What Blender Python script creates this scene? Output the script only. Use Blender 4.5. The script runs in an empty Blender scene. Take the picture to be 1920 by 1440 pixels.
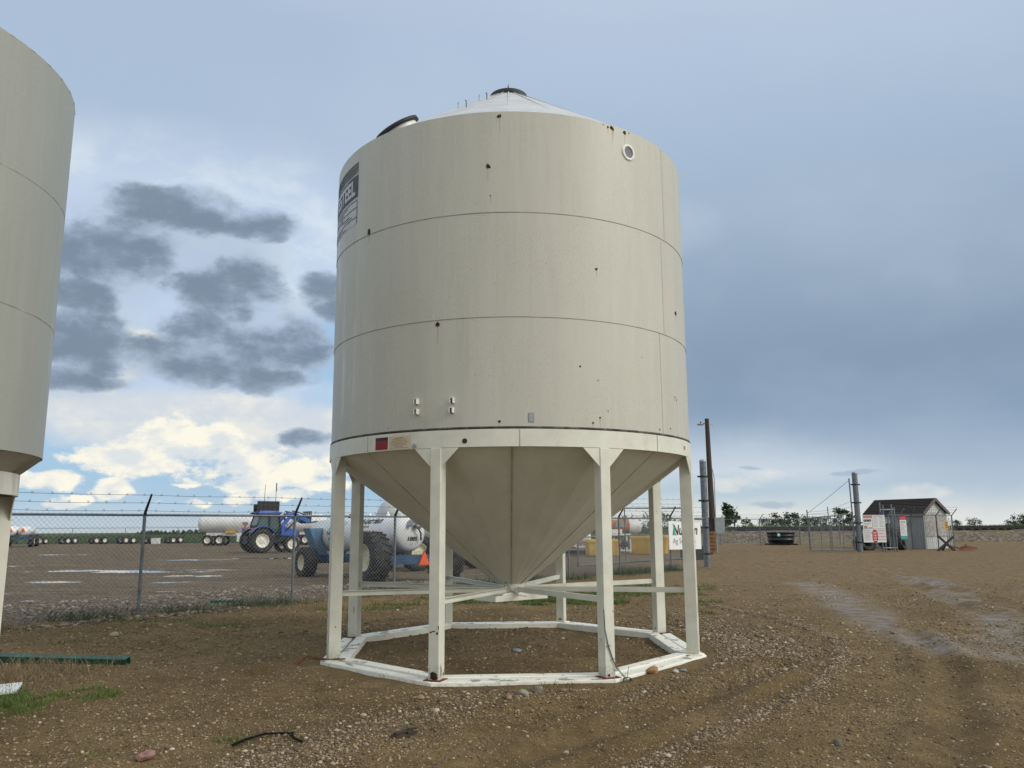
import bpy, math, random
import numpy as np
from mathutils import Vector, Matrix
random.seed(7); rng = np.random.default_rng(7)
sc = bpy.context.scene
R = math.radians
# ------------------------------------------------------------------ camera
cam_d = bpy.data.cameras.new('camera'); cam = bpy.data.objects.new('camera', cam_d)
sc.collection.objects.link(cam); sc.camera = cam
cam_d.sensor_width = 36; cam_d.lens = 36 * 1536.34 / 1920
cam_d.clip_start = .1; cam_d.clip_end = 9000
PITCH = math.atan((990.2164 - 720) / 1536.34)
cam.matrix_world = Matrix.Translation((0, 0, 1.6)) @ Matrix.Rotation(math.pi/2 + PITCH, 4, 'X') @ Matrix.Rotation(-.0059, 4, 'Z')
# ------------------------------------------------------------------ view
sc.view_settings.view_transform = 'Standard'; sc.view_settings.look = 'None'
sc.view_settings.exposure = 0; sc.view_settings.gamma = 1; sc.view_settings.use_curve_mapping = False
# ------------------------------------------------------------------ sun
SUN_AZ, SUN_EL = 114, 32
sun_d = bpy.data.lights.new('sun', 'SUN'); sun_d.energy = 1.62; sun_d.angle = R(28); sun_d.color = (1, .97, .90)
sun = bpy.data.objects.new('sun', sun_d); sc.collection.objects.link(sun)
sv = Vector((math.sin(R(SUN_AZ))*math.cos(R(SUN_EL)), math.cos(R(SUN_AZ))*math.cos(R(SUN_EL)), math.sin(R(SUN_EL))))
sun.rotation_euler = sv.to_track_quat('Z', 'Y').to_euler(); sun.location = (20, -20, 40)
# ------------------------------------------------------------------ sky
def lin(r, g, b):
    f = lambda c: (c/12.92 if c <= .04045 else ((c+.055)/1.055)**2.4)
    return (f(r/255), f(g/255), f(b/255), 1)
world = bpy.data.worlds.new('World'); sc.world = world; world.use_nodes = True
W = world.node_tree; W.nodes.clear()
class NB:
    """small helper for writing node trees as expressions"""
    def __init__(s, t): s.t = t
    def n(s, k, **kw):
        n = s.t.nodes.new(k)
        for a, b in kw.items(): setattr(n, a, b)
        return n
    def put(s, sock, v):
        if hasattr(v, 'is_output'): s.t.links.new(v, sock)
        else: sock.default_value = v
    def m(s, op, a, b=0., c=None, clamp=False):
        n = s.n('ShaderNodeMath', operation=op, use_clamp=clamp); s.put(n.inputs[0], a); s.put(n.inputs[1], b)
        if c is not None: s.put(n.inputs[2], c)
        return n.outputs[0]
    def vm(s, op, a, b=(0, 0, 0)):
        n = s.n('ShaderNodeVectorMath', operation=op); s.put(n.inputs[0], a); s.put(n.inputs[1], b); return n.outputs[0]
    def sc(s, a, k):
        n = s.n('ShaderNodeVectorMath', operation='SCALE'); s.put(n.inputs[0], a); s.put(n.inputs['Scale'], k); return n.outputs[0]
    def mix(s, f, a, b, mode='MIX'):
        n = s.n('ShaderNodeMix', data_type='RGBA', blend_type=mode); n.clamp_factor = True
        s.put(n.inputs['Factor'], f); s.put(n.inputs[6], a); s.put(n.inputs[7], b); return n.outputs[2]
    def ss(s, x, a, b):
        n = s.n('ShaderNodeMapRange', interpolation_type='SMOOTHSTEP')
        s.put(n.inputs[0], x); s.put(n.inputs[1], a); s.put(n.inputs[2], b); n.inputs[3].default_value = 0; n.inputs[4].default_value = 1
        return n.outputs[0]
    def noise(s, vec, scale, detail=4, rough=.55, col=False, lac=2.0, dist=0.):
        n = s.n('ShaderNodeTexNoise'); s.put(n.inputs['Vector'], vec); n.inputs['Scale'].default_value = scale
        n.inputs['Detail'].default_value = detail; n.inputs['Roughness'].default_value = rough
        n.inputs['Lacunarity'].default_value = lac; n.inputs['Distortion'].default_value = dist
        return n.outputs['Color'] if col else n.outputs['Fac']
    def ramp(s, f, stops):
        n = s.n('ShaderNodeValToRGB'); el = n.color_ramp.elements
        while len(el) < len(stops): el.new(.5)
        for e, (p, c) in zip(el, stops): e.position = p; e.color = c if len(c) == 4 else (*c, 1)
        s.put(n.inputs[0], f); return n.outputs[0]
B = NB(W)
tc = B.n('ShaderNodeTexCoord').outputs['Generated']
sep = B.n('ShaderNodeSeparateXYZ'); B.put(sep.inputs[0], tc)
az0 = B.m('MULTIPLY', B.m('ARCTAN2', sep.outputs[0], sep.outputs[1]), 57.2958)
el0 = B.m('MULTIPLY', B.m('ARCSINE', sep.outputs[2]), 57.2958)
flat = B.vm('MULTIPLY', tc, (1, 1, 1.7))
wn = B.n('ShaderNodeSeparateXYZ'); B.put(wn.inputs[0], B.noise(flat, 7, 7, .6, col=True))
az = B.m('ADD', az0, B.m('MULTIPLY', B.m('SUBTRACT', wn.outputs[0], .5), 4.0))
el = B.m('ADD', el0, B.m('MULTIPLY', B.m('SUBTRACT', wn.outputs[1], .5), 2.4))
fb = B.noise(flat, 12, 10, .56)
fb0 = B.noise(flat, 10, 6, .54)
fb = B.m('ADD', fb, B.m('MULTIPLY', B.m('SUBTRACT', B.noise(flat, 34, 8, .62), .5), .5))
fb_up = B.noise(B.vm('ADD', flat, (.006, -.002, .026)), 12, 10, .56)
lowf = B.noise(flat, 3.2, 4, .5)
def blobs(lst):
    out = None
    for a, e, ra, re in lst:
        q = B.m('SUBTRACT', 1, B.m('ADD', B.m('POWER', B.m('ABSOLUTE', B.m('DIVIDE', B.m('SUBTRACT', az, a), ra)), 2),
                                   B.m('POWER', B.m('ABSOLUTE', B.m('DIVIDE', B.m('SUBTRACT', el, e), re)), 2)))
        out = q if out is None else B.m('MAXIMUM', out, q)
    return B.m('MAXIMUM', out, -3.)
nish = B.n('ShaderNodeTexSky', sky_type='NISHITA'); nish.sun_disc = False
nish.sun_elevation = R(SUN_EL); nish.sun_rotation = R(SUN_AZ); nish.altitude = 600; nish.air_density = 1.2; nish.dust_density = 1.5
def x10(c): return tuple(v*10 for v in c[:3]) + (1,)
blue = B.ramp(B.m('DIVIDE', el0, 40, clamp=True), [(0, lin(208, 225, 238)), (.03, lin(176, 209, 236)), (.06, lin(150, 195, 233)), (.1, lin(150, 194, 232)), (.35, lin(156, 201, 242)), (1, lin(140, 175, 222))])
clear = B.mix(.25, B.sc(blue, 10.), nish.outputs[0])
# high thin white veil over the left half
vd = B.m('ADD', B.ss(el, 6.5, 10), B.m('MULTIPLY', B.m('SUBTRACT', lowf, .5), 1.4))
vgap = B.ss(blobs([(-12.5, 12, 4.5, 3.0), (-17, 12.5, 3.5, 1.2)]), -.2, .8)
veil = B.m('MULTIPLY', B.m('MULTIPLY', vd, .95, clamp=True), B.m('SUBTRACT', 1, B.m('MULTIPLY', vgap, .8)))
veilc = B.mix(B.ss(fb, .35, .7), x10(lin(196, 213, 236)), x10(lin(222, 232, 241)))
c = B.mix(veil, clear, veilc)
# cream haze shelf above the far cumulus
shelf = B.m('MULTIPLY', B.ss(blobs([(-22, 7.0, 12, 2.6), (-11, 6.5, 9, 2.4)]), .0, .7), .9)
c = B.mix(shelf, c, B.mix(B.ss(fb, .4, .65), x10(lin(214, 220, 227)), x10(lin(236, 235, 228))))
# bright far cumulus
cum = B.m('ADD', blobs([(-22.9, 5.4, 2.9, 2.2), (-21.2, 5.5, 2.2, 1.7), (-25.4, 4.5, 3.4, 1.4), (-20.5, 4.3, 5.0, 1.6), (-22.5, 4.4, 4.5, 1.5), (-16.5, 4.2, 4.0, 1.4), (-12.5, 4.1, 4.5, 1.2), (-18.5, 3.3, 3.0, .9), (-14, 3.2, 4, .7), (-29.5, 2.9, 2.8, .8),
                        (-25.7, 2.5, 1.1, .85), (-20.8, 1.75, 1.2, .45), (-15.8, 2.3, 2.6, .6), (-18.3, 2.2, 1.4, .7), (-28.3, 1.6, 1.6, .4), (-23, 1.7, .6, .3), (-21.5, 2.9, 1.2, .22),
                        (-25.4, 11.2, 2.5, 1.9), (-27, 9.6, 2.2, 1.0)]), B.m('MULTIPLY', B.m('SUBTRACT', fb, .5), 4.2))
cumm = B.ss(cum, -.05, .6)
lit = B.ss(B.m('ADD', B.m('SUBTRACT', fb, fb_up), B.m('MULTIPLY', B.m('SUBTRACT', B.noise(flat, 40, 6, .6), .5), .25)), -.14, .10)
cumc = B.mix(lit, x10(lin(222, 227, 230)), x10(lin(253, 249, 233)))
c = B.mix(cumm, c, cumc)
# the grey overcast slab
bnd = B.m('ADD', -9.0, B.m('MULTIPLY', B.m('SUBTRACT', 1, B.ss(az0, -16, 8)), 31))
sd = B.m('SUBTRACT', el, bnd)
slab = B.ss(B.m('ADD', sd, B.m('MULTIPLY', B.m('SUBTRACT', lowf, .5), 8)), -1.5, 5)
slab_l = B.ramp(B.m('DIVIDE', el0, 50, clamp=True), [(0, lin(176, 198, 216)), (.4, lin(186, 204, 226)), (.52, lin(172, 192, 216)), (.66, lin(172, 191, 215)), (.8, lin(190, 205, 224)), (1, lin(215, 222, 230))])
slab_r = B.ramp(B.m('DIVIDE', el0, 50, clamp=True), [(0, lin(190, 204, 216)), (.08, lin(158, 178, 200)), (.14, lin(136, 159, 184)), (.22, lin(136, 157, 180)), (.34, lin(150, 170, 193)), (.48, lin(166, 186, 209)), (.62, lin(177, 196, 219)), (.75, lin(190, 203, 224)), (1, lin(215, 222, 230))])
slabc = B.mix(B.ss(az0, -14, 8), slab_l, slab_r)
slabc = B.mix(B.m('MULTIPLY', B.ss(B.noise(flat, 3.5, 4, .5), .42, .72), .22), slabc, lin(196, 210, 226))
slabc = B.mix(B.m('MULTIPLY', B.ss(blobs([(10, 20.5, 6, 2.2), (5, 24, 5, 1.5)]), -.3, 1), B.m('MULTIPLY', fb, .55)), slabc, lin(200, 214, 228))
c = B.mix(slab, c, B.sc(slabc, 10.))
# pale band low on the right, small puffs in it
low = B.m('MULTIPLY', B.ss(az0, -2, 8), B.m('SUBTRACT', 1, B.ss(B.m('ADD', el, B.m('MULTIPLY', B.ss(az0, 16, 31), 4.2)), 3.4, 8.2)))
lowc = B.ramp(B.m('DIVIDE', el, 6, clamp=True), [(0, lin(230, 231, 226)), (.14, lin(224, 226, 222)), (.28, lin(204, 215, 219)), (.42, lin(184, 203, 216)), (.6, lin(205, 216, 226)), (.85, lin(196, 209, 222)), (1, lin(184, 200, 216))])
c = B.mix(B.m('MULTIPLY', low, .95), c, B.sc(lowc, 10.))
puff = B.ss(B.m('ADD', blobs([(15.4, 2.9, 2.2, .55), (17.5, 3.3, 2.2, .5), (17, 1.1, 4.5, .55), (25.5, 1.9, 2.5, .7)]), B.m('MULTIPLY', B.m('SUBTRACT', fb, .5), 4.2)), -.2, 1.5)
c = B.mix(B.m('MULTIPLY', puff, .7), c, x10(lin(232, 232, 228)))
wisp = B.ss(B.m('ADD', blobs([(22.5, 3.3, 1.4, .22), (16.2, 3.75, .8, .2), (17.5, 1.6, 2.5, .35)]), B.m('MULTIPLY', B.m('SUBTRACT', fb, .5), 2)), .1, .8)
c = B.mix(B.m('MULTIPLY', wisp, .6), c, x10(lin(160, 178, 200)))
# dark broken cumulus on the left
grey = B.ss(B.m('ADD', blobs([(-27.5, 17, 6.5, 5.0), (-29, 11.5, 6, 4.0), (-21, 18, 6, 3.5), (-19, 12.5, 7, 3.6)]), B.m('MULTIPLY', B.m('SUBTRACT', fb, .5), 1.6)), -.2, 1.0)
c = B.mix(B.m('MULTIPLY', grey, .75), c, x10(lin(178, 195, 216)))
dk = B.m('ADD', blobs([(-25.0, 20.6, 3.6, 1.5), (-21.6, 20.6, 3.6, 1.5), (-18.0, 20.2, 3.0, 1.2), (-26.5, 18.8, 2.4, 1.4), (-28.6, 17.4, 5.6, 2.7), (-25.4, 17.2, 3.0, 2.1), (-29.5, 14.4, 3.2, 1.2), (-29.2, 11.6, 3.8, 2.0), (-27, 11.0, 1.6, 1.4), (-30, 9.4, 5, .8),
                       (-20.6, 15.2, 3.9, 2.1), (-18.0, 16.4, 2.6, 1.7), (-21.4, 13.4, 2.6, 1.6), (-20.6, 10.9, 5.2, 2.0), (-17.4, 11.9, 5.0, 2.3), (-15.4, 12.3, 3.0, 1.8), (-17.2, 9.9, 3.6, 1.1), (-13.4, 16.2, 1.8, 1.4), (-14, 6.1, 2.0, .7), (-12.6, 14.7, 1.6, .9)]),
         B.m('ADD', B.m('MULTIPLY', B.m('SUBTRACT', fb0, .5), 2.2), B.m('MULTIPLY', B.m('SUBTRACT', fb, .5), 2.0)))
dkm = B.ss(dk, -.3, .5)
dkc = B.mix(B.ss(B.m('ADD', dk, B.m('ADD', B.m('MULTIPLY', B.m('SUBTRACT', fb, fb_up), 2.5), B.m('MULTIPLY', B.m('SUBTRACT', fb, .5), -1.0))), -.25, 1.2), x10(lin(170, 187, 208)), x10(lin(120, 137, 157)))
c = B.mix(B.m('MULTIPLY', dkm, .93), c, dkc)
# brighter cloud around the hidden sun, behind the viewer
dsun = B.n('ShaderNodeVectorMath', operation='DOT_PRODUCT'); B.put(dsun.inputs[0], tc); dsun.inputs[1].default_value = sv
c = B.mix(B.m('MULTIPLY', B.ss(dsun.outputs['Value'], .5, .98), .8), c, (14, 13.6, 12.6, 1))
c = B.mix(B.m('MULTIPLY', B.ss(B.m('MULTIPLY', sep.outputs[1], -1), .05, .6), .75), c, (8.6, 8.7, 8.5, 1))  # whole sky behind the viewer brightened to fill the silo front
c = B.mix(B.m('SUBTRACT', 1, B.ss(el0, -2, -.2)), c, x10(lin(120, 112, 100)))
bg = B.n('ShaderNodeBackground'); bg.inputs['Strength'].default_value = .1; B.put(bg.inputs['Color'], c)
wo = B.n('ShaderNodeOutputWorld'); W.links.new(bg.outputs[0], wo.inputs[0])
try:
    world.cycles.sampling_method = 'MANUAL'; world.cycles.sample_map_resolution = 256
except Exception: pass

# ================================================================== helpers
C = sc.collection
def tag(o, label=None, cat=None, group=None, kind=None):
    if label: o['label'] = label
    if cat: o['category'] = cat
    if group: o['group'] = group
    if kind: o['kind'] = kind
    return o
def thing(name, label, cat, loc=(0, 0, 0), rz=0., group=None):
    o = bpy.data.objects.new(name, None); o.empty_display_size = .3; C.objects.link(o)
    o.location = loc; o.rotation_euler = (0, 0, rz)
    return tag(o, label, cat, group)
def copy_tree(o, parent=None):
    c = o.copy(); C.objects.link(c); c.parent = parent
    for ch in list(o.children): copy_tree(ch, c)
    return c
def frame(d, up=(0, 0, 1)):
    d = Vector(d).normalized(); u = Vector(up)
    if abs(d.dot(u)) > .99: u = Vector((1, 0, 0))
    x = d.cross(u).normalized(); y = x.cross(d).normalized()
    return x, y, d
class MB:
    def __init__(s): s.v = []; s.f = []; s.m = []; s.sm = []; s.M = Matrix.Identity(4)
    def add(s, vs, fs, m=0, smooth=False):
        o = len(s.v); s.v += [tuple(s.M @ Vector(p)) for p in vs]
        for f in fs: s.f.append([i+o for i in f]); s.m.append(m); s.sm.append(smooth)
        return s
    def box(s, c, d, m=0):
        x, y, z = c; a, b, e = d[0]/2, d[1]/2, d[2]/2
        vs = [(x+i*a, y+j*b, z+k*e) for k in (-1, 1) for j in (-1, 1) for i in (-1, 1)]
        return s.add(vs, [(0, 2, 3, 1), (4, 5, 7, 6), (0, 1, 5, 4), (2, 6, 7, 3), (0, 4, 6, 2), (1, 3, 7, 5)], m)
    def bar(s, p0, p1, w, h, up=(0, 0, 1), m=0):
        p0, p1 = Vector(p0), Vector(p1); x, y, _ = frame(p1-p0, up)
        vs = [p + x*(i*w/2) + y*(j*h/2) for p in (p0, p1) for i, j in ((-1, -1), (1, -1), (1, 1), (-1, 1))]
        return s.add(vs, [(0, 3, 2, 1), (4, 5, 6, 7), (0, 1, 5, 4), (1, 2, 6, 5), (2, 3, 7, 6), (3, 0, 4, 7)], m)
    def tube(s, pts, r, n=8, m=0, cap=True, smooth=True):
        pts = [Vector(p) for p in pts]; rs = r if isinstance(r, (list, tuple)) else [r]*len(pts)
        vs = []; fs = []; up = (0, 0, 1)
        for i, p in enumerate(pts):
            d = (pts[min(i+1, len(pts)-1)] - pts[max(i-1, 0)])
            x, y, _ = frame(d, up)
            for k in range(n):
                a = 2*math.pi*k/n; vs.append(p + x*(math.cos(a)*rs[i]) + y*(math.sin(a)*rs[i]))
        for i in range(len(pts)-1):
            for k in range(n):
                fs.append((i*n+k, i*n+(k+1) % n, (i+1)*n+(k+1) % n, (i+1)*n+k))
        s.add(vs, fs, m, smooth)
        if cap:
            s.add(vs[:n], [tuple(range(n-1, -1, -1))], m); s.add(vs[-n:], [tuple(range(n))], m)
        return s
    def lathe(s, prof, n=32, m=0, smooth=True, a0=0., a1=2*math.pi, M=None):
        full = abs(a1-a0-2*math.pi) < 1e-6; k = n if full else n+1
        vs = []; fs = []
        for r, z in prof:
            for i in range(k):
                a = a0+(a1-a0)*i/n; vs.append(Vector((r*math.cos(a), r*math.sin(a), z)))
        for j in range(len(prof)-1):
            for i in range(n):
                i2 = (i+1) % k; fs.append((j*k+i, j*k+i2, (j+1)*k+i2, (j+1)*k+i))
        if M is not None: vs = [M @ v for v in vs]
        return s.add(vs, fs, m, smooth)
    def prism(s, poly, d, m=0):
        """poly: 3D planar points, extruded by vector d"""
        d = Vector(d); a = [Vector(p) for p in poly]; n = len(a)
        return s.add(a + [p+d for p in a], [tuple(range(n-1, -1, -1)), tuple(range(n, 2*n))] + [(i, (i+1) % n, n+(i+1) % n, n+i) for i in range(n)], m)
    def build(s, name, mats, parent=None, bevel=0, loc=None):
        me = bpy.data.meshes.new(name); me.from_pydata(s.v, [], s.f)
        for mm in (mats if isinstance(mats, (list, tuple)) else [mats]): me.materials.append(mm)
        me.polygons.foreach_set('material_index', s.m); me.polygons.foreach_set('use_smooth', s.sm); me.update()
        o = bpy.data.objects.new(name, me); C.objects.link(o)
        if parent: o.parent = parent
        if loc: o.location = loc
        if bevel:
            b = o.modifiers.new('bevel', 'BEVEL'); b.width = bevel; b.segments = 2; b.limit_method = 'ANGLE'; b.angle_limit = R(40)
        return o
def axis_m(p0, d, up=(0, 0, 1)):
    x, y, z = frame(d, up)
    return Matrix(((x[0], y[0], z[0], p0[0]), (x[1], y[1], z[1], p0[1]), (x[2], y[2], z[2], p0[2]), (0, 0, 0, 1)))
# ------------------------------------------------------------------ materials
def mat(name, col, rough=.6, metal=0., var=.12, scale=6, stretch=(1, 1, 1), bump=0., bscale=80, coat=0., rust=None, dirt=None, spec=.5):
    """col linear rgb; rust=(scale, threshold, colour); dirt=(colour, scale, amount)"""
    m = bpy.data.materials.new(name); m.use_nodes = True; t = m.node_tree; b = NB(t)
    p = t.nodes['Principled BSDF']; p.inputs['Roughness'].default_value = rough; p.inputs['Metallic'].default_value = metal
    p.inputs['Coat Weight'].default_value = coat; p.inputs['Coat Roughness'].default_value = .15; p.inputs['Specular IOR Level'].default_value = spec
    o = b.n('ShaderNodeTexCoord').outputs['Object']
    v = b.vm('MULTIPLY', o, stretch)
    n1 = b.noise(v, scale, 6, .6)
    lo = tuple(x*(1-var) for x in col[:3]) + (1,); hi = tuple(min(1, x*(1+var)) for x in col[:3]) + (1,)
    c = b.mix(b.ss(n1, .3, .7), lo, hi)
    if dirt: c = b.mix(b.m('MULTIPLY', b.ss(b.noise(v, dirt[1], 8, .65), .48, .72), dirt[2]), c, (*dirt[0], 1))
    rg = b.m('ADD', b.m('MULTIPLY', n1, .2), rough-.1)
    if rust:
        rm = b.ss(b.noise(o, rust[0], 8, .68), rust[1], rust[1]+.025)
        c = b.mix(rm, c, b.mix(b.noise(o, rust[0]*6, 3), (*[x*.5 for x in rust[2]], 1), (*rust[2], 1))); rg = b.m('MAXIMUM', rg, b.m('MULTIPLY', rm, .9))
    b.put(p.inputs['Base Color'], c); b.put(p.inputs['Roughness'], rg)
    if bump:
        bn = b.n('ShaderNodeBump'); bn.inputs['Strength'].default_value = bump; bn.inputs['Distance'].default_value = .01
        b.put(bn.inputs['Height'], b.noise(o, bscale, 5, .6)); b.put(p.inputs['Normal'], bn.outputs[0])
    return m
RUST = (.055, .022, .012)
M = {}
def mud(m, z0, z1, amt):
    t = m.node_tree; b = NB(t); p = t.nodes['Principled BSDF']; src = p.inputs['Base Color'].links[0].from_socket
    o = b.n('ShaderNodeTexCoord').outputs['Object']; sp = b.n('ShaderNodeSeparateXYZ'); b.put(sp.inputs[0], o)
    h = b.m('ADD', sp.outputs[2], b.m('MULTIPLY', b.m('SUBTRACT', b.noise(o, 14, 7, .75), .5), .34))
    f = b.m('MULTIPLY', b.m('SUBTRACT', 1, b.ss(h, z0, z1)), b.m('MULTIPLY', b.ss(b.noise(o, 40, 5, .7), .3, .6), amt))
    b.put(p.inputs['Base Color'], b.mix(f, src, (.12, .085, .05, 1)))
def silo_paint(name, col, grime):
    m = bpy.data.materials.new(name); m.use_nodes = True; t = m.node_tree; b = NB(t); p = t.nodes['Principled BSDF']
    o = b.n('ShaderNodeTexCoord').outputs['Object']
    st = b.noise(b.vm('MULTIPLY', o, (1, 1, .10)), 5, 7, .62)
    st2 = b.noise(b.vm('MULTIPLY', o, (1, 1, .05)), 16, 5, .6)
    sp = b.noise(o, 75, 3, .75); big = b.noise(o, .9, 4, .5)
    c = b.mix(b.ss(st, .32, .68), (*[x*.96 for x in col], 1), (*[min(1, x*1.025) for x in col], 1))
    c = b.mix(b.m('MULTIPLY', b.ss(st2, .52, .72), .13), c, (*grime, 1))
    c = b.mix(b.m('MULTIPLY', b.ss(sp, .53, .66), b.m('MULTIPLY', b.ss(big, .25, .6), .5)), c, (*[x*.8 for x in grime], 1))
    sep = b.n('ShaderNodeSeparateXYZ'); b.put(sep.inputs[0], o)
    c = b.mix(b.m('MULTIPLY', b.ss(b.noise(b.vm('MULTIPLY', o, (1, 1, .16)), 7, 6, .7), .62, .76), .2), c, (.46, .41, .30, 1))
    b.put(p.inputs['Base Color'], c)
    clean = b.ss(st, .58, .66)
    b.put(p.inputs['Roughness'], b.m('SUBTRACT', .46, b.m('MULTIPLY', clean, .2)))
    p.inputs['Specular IOR Level'].default_value = .42
    bn = b.n('ShaderNodeBump'); bn.inputs['Strength'].default_value = .16; bn.inputs['Distance'].default_value = .02
    b.put(bn.inputs['Height'], b.noise(o, 1.6, 4, .45)); b.put(p.inputs['Normal'], bn.outputs[0])
    return m
M['silo'] = silo_paint('weathered_cream_paint', (.53, .523, .455), (.32, .31, .26))
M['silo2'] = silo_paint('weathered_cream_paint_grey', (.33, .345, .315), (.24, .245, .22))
M['cone'] = mat('cream_paint_cone', (.64, .635, .555), .5, var=.05, scale=3, stretch=(1, 1, .4), dirt=((.42, .39, .31), 2.5, .2))
M['leg'] = mat('cream_paint_leg', (.69, .69, .60), .45, var=.07, scale=4, rust=(9, .70, RUST), dirt=((.45, .42, .33), 3, .3))
M['skid'] = mat('worn_white_paint', (.80, .79, .72), .55, var=.08, scale=5, rust=(13, .625, RUST), dirt=((.20, .195, .18), 8, .95))
def skid_paint():
    m = mat('worn_white_skid_paint', (.86, .85, .76), .5, var=.05, scale=5, rust=(16, .64, RUST)); t = m.node_tree; b = NB(t); p = t.nodes['Principled BSDF']; src = p.inputs['Base Color'].links[0].from_socket
    o = b.n('ShaderNodeTexCoord').outputs['Object']; ge = b.n('ShaderNodeNewGeometry'); sp = b.n('ShaderNodeSeparateXYZ'); b.put(sp.inputs[0], ge.outputs['Normal'])
    f = b.m('MULTIPLY', b.ss(b.noise(o, 4.5, 6, .6), .565, .60), b.ss(sp.outputs[2], .4, .8))
    b.put(p.inputs['Base Color'], b.mix(b.m('MULTIPLY', f, .85), src, (.22, .21, .19, 1))); return m
M['skid'] = skid_paint()
mud(M['leg'], .02, .30, .55); mud(M['skid'], -.09, .05, .75)
M['rust'] = mat('dark_rust', (.045, .018, .010), .9, var=.5, scale=30)
M['rustred'] = mat('red_rust', (.13, .035, .02), .9, var=.5, scale=20)
M['black'] = mat('black_rubber', (.018, .018, .019), .6, var=.3, scale=8)
M['seam'] = mat('dark_seam_grime', (.05, .045, .036), .8, var=.6, scale=8, dirt=((.25, .23, .18), 7, .8))
M['seamline'] = mat('lap_seam_grime', (.31, .302, .262), .7, var=.4, scale=5)
M['conesm'] = mat('weld_seam', (.42, .385, .30), .7, var=.4, scale=5)
M['roof'] = mat('white_roof_paint', (.50, .52, .53), .5, var=.1, scale=3, rust=(6, .69, (.2, .13, .09)))
M['white'] = mat('white_paint', (.78, .78, .76), .4, var=.05, scale=5)
M['whitedirty'] = mat('dusty_white_paint', (.72, .72, .70), .38, var=.08, scale=2, dirt=((.4, .36, .3), 1.6, .45))
M['glass'] = mat('grey_glass', (.10, .11, .12), .15, var=.1)
M['galv'] = mat('galvanised_steel', (.30, .33, .36), .45, metal=.6, var=.22, scale=9)
M['galvdark'] = mat('dull_galvanised_steel', (.16, .185, .205), .5, metal=.4, var=.25, scale=9)
M['wire'] = mat('chainlink_wire', (.30, .32, .34), .5, metal=.5, var=.2)
M['barb'] = mat('barbed_wire_steel', (.09, .10, .115), .6, metal=.4, var=.2)
M['darksteel'] = mat('dark_steel', (.03, .03, .034), .5, metal=.3, var=.3)
M['navy'] = mat('faded_navy_print', (.045, .055, .085), .6, var=.35, scale=14, dirt=((.3, .3, .29), 9, .7))
M['decal'] = mat('faded_white_print', (.52, .53, .52), .5, var=.1, scale=9, dirt=((.36, .37, .38), 7, .6))
M['red'] = mat('faded_red_sticker', (.24, .012, .02), .45, var=.2, scale=10)
M['maroon'] = mat('dark_maroon_sticker', (.05, .012, .02), .45, var=.3, scale=20)
M['cream'] = mat('cream_sticker', (.62, .52, .38), .5, var=.05, scale=10)
M['ink'] = mat('black_ink', (.015, .015, .016), .5, var=.1)
M['inkfade'] = mat('faded_brown_ink', (.30, .22, .15), .6, var=.2)
M['inkgrey'] = mat('grey_ink', (.22, .22, .23), .6, var=.2)
M['blue'] = mat('blue_tractor_paint', (.018, .10, .42), .35, var=.15, scale=5, coat=.3)
M['bluedusty'] = mat('faded_blue_paint', (.07, .18, .31), .5, var=.25, scale=4, dirt=((.16, .14, .11), 3, .5))
M['bluedark'] = mat('dark_blue_paint', (.022, .065, .15), .5, var=.25, scale=4)
M['tyre'] = mat('tyre_rubber', (.02, .021, .022), .8, var=.4, scale=8, dirt=((.09, .075, .06), 5, .6))
M['rim'] = mat('white_rim_paint', (.72, .70, .62), .4, var=.1, scale=6)
M['rimcream'] = mat('cream_rim_paint', (.60, .57, .40), .45, var=.1, scale=6)
M['cabglass'] = mat('tinted_cab_glass', (.05, .09, .085), .08, var=.2, scale=4)
M['orange'] = mat('orange_reflector', (.85, .13, .02), .5, var=.05)
M['redrefl'] = mat('red_reflector', (.55, .03, .02), .5, var=.05)
M['tank'] = mat('white_tank_paint', (.76, .77, .77), .35, var=.06, scale=1.5, dirt=((.42, .40, .36), 2, .35))
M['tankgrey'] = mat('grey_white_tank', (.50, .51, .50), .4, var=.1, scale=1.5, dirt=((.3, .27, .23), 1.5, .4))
M['rusttank'] = mat('rusted_orange_tank', (.45, .17, .07), .7, var=.35, scale=3, dirt=((.16, .06, .03), 4, .7))
M['yellow'] = mat('yellow_plastic', (.62, .40, .07), .5, var=.15, scale=4, dirt=((.4, .33, .16), 3, .4))
M['green'] = mat('green_painted_tube', (.005, .085, .055), .5, var=.4, scale=6, dirt=((.05, .045, .03), 7, .6))
M['wood'] = mat('weathered_brown_wood', (.052, .038, .027), .85, var=.35, scale=9, stretch=(1, 1, .08))
M['plywood'] = mat('orange_wood', (.30, .15, .06), .8, var=.3, scale=7)
M['boxgrey'] = mat('grey_metal_cabinet', (.30, .33, .35), .45, metal=.3, var=.12, scale=4)
M['siding'] = mat('grey_siding', (.25, .265, .26), .6, var=.12, scale=3, stretch=(1, 1, .2))
M['sidingwhite'] = mat('white_ribbed_siding', (.62, .64, .64), .55, var=.08, scale=5)
M['shingle'] = mat('brown_shingles', (.042, .034, .032), .9, var=.45, scale=14, stretch=(1, 1, 3), bump=.6, bscale=30)
M['fascia'] = mat('weathered_fascia', (.12, .105, .09), .8, var=.3, scale=8)
M['wrap'] = mat('torn_grey_sheathing', (.38, .37, .35), .7, var=.3, scale=9, dirt=((.14, .14, .13), 12, .85))
M['teal'] = mat('teal_print', (.08, .42, .40), .5, var=.05)
M['signred'] = mat('red_print', (.55, .02, .035), .5, var=.05)
M['signwhite'] = mat('white_sign_face', (.82, .83, .83), .4, var=.03)
M['leafgreen'] = mat('green_leaf_print', (.04, .40, .27), .5, var=.1)
M['leafdark'] = mat('dark_green_print', (.02, .17, .13), .5, var=.1)
M['signyellow'] = mat('yellow_sign_face', (.80, .48, .02), .5, var=.08)
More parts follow.
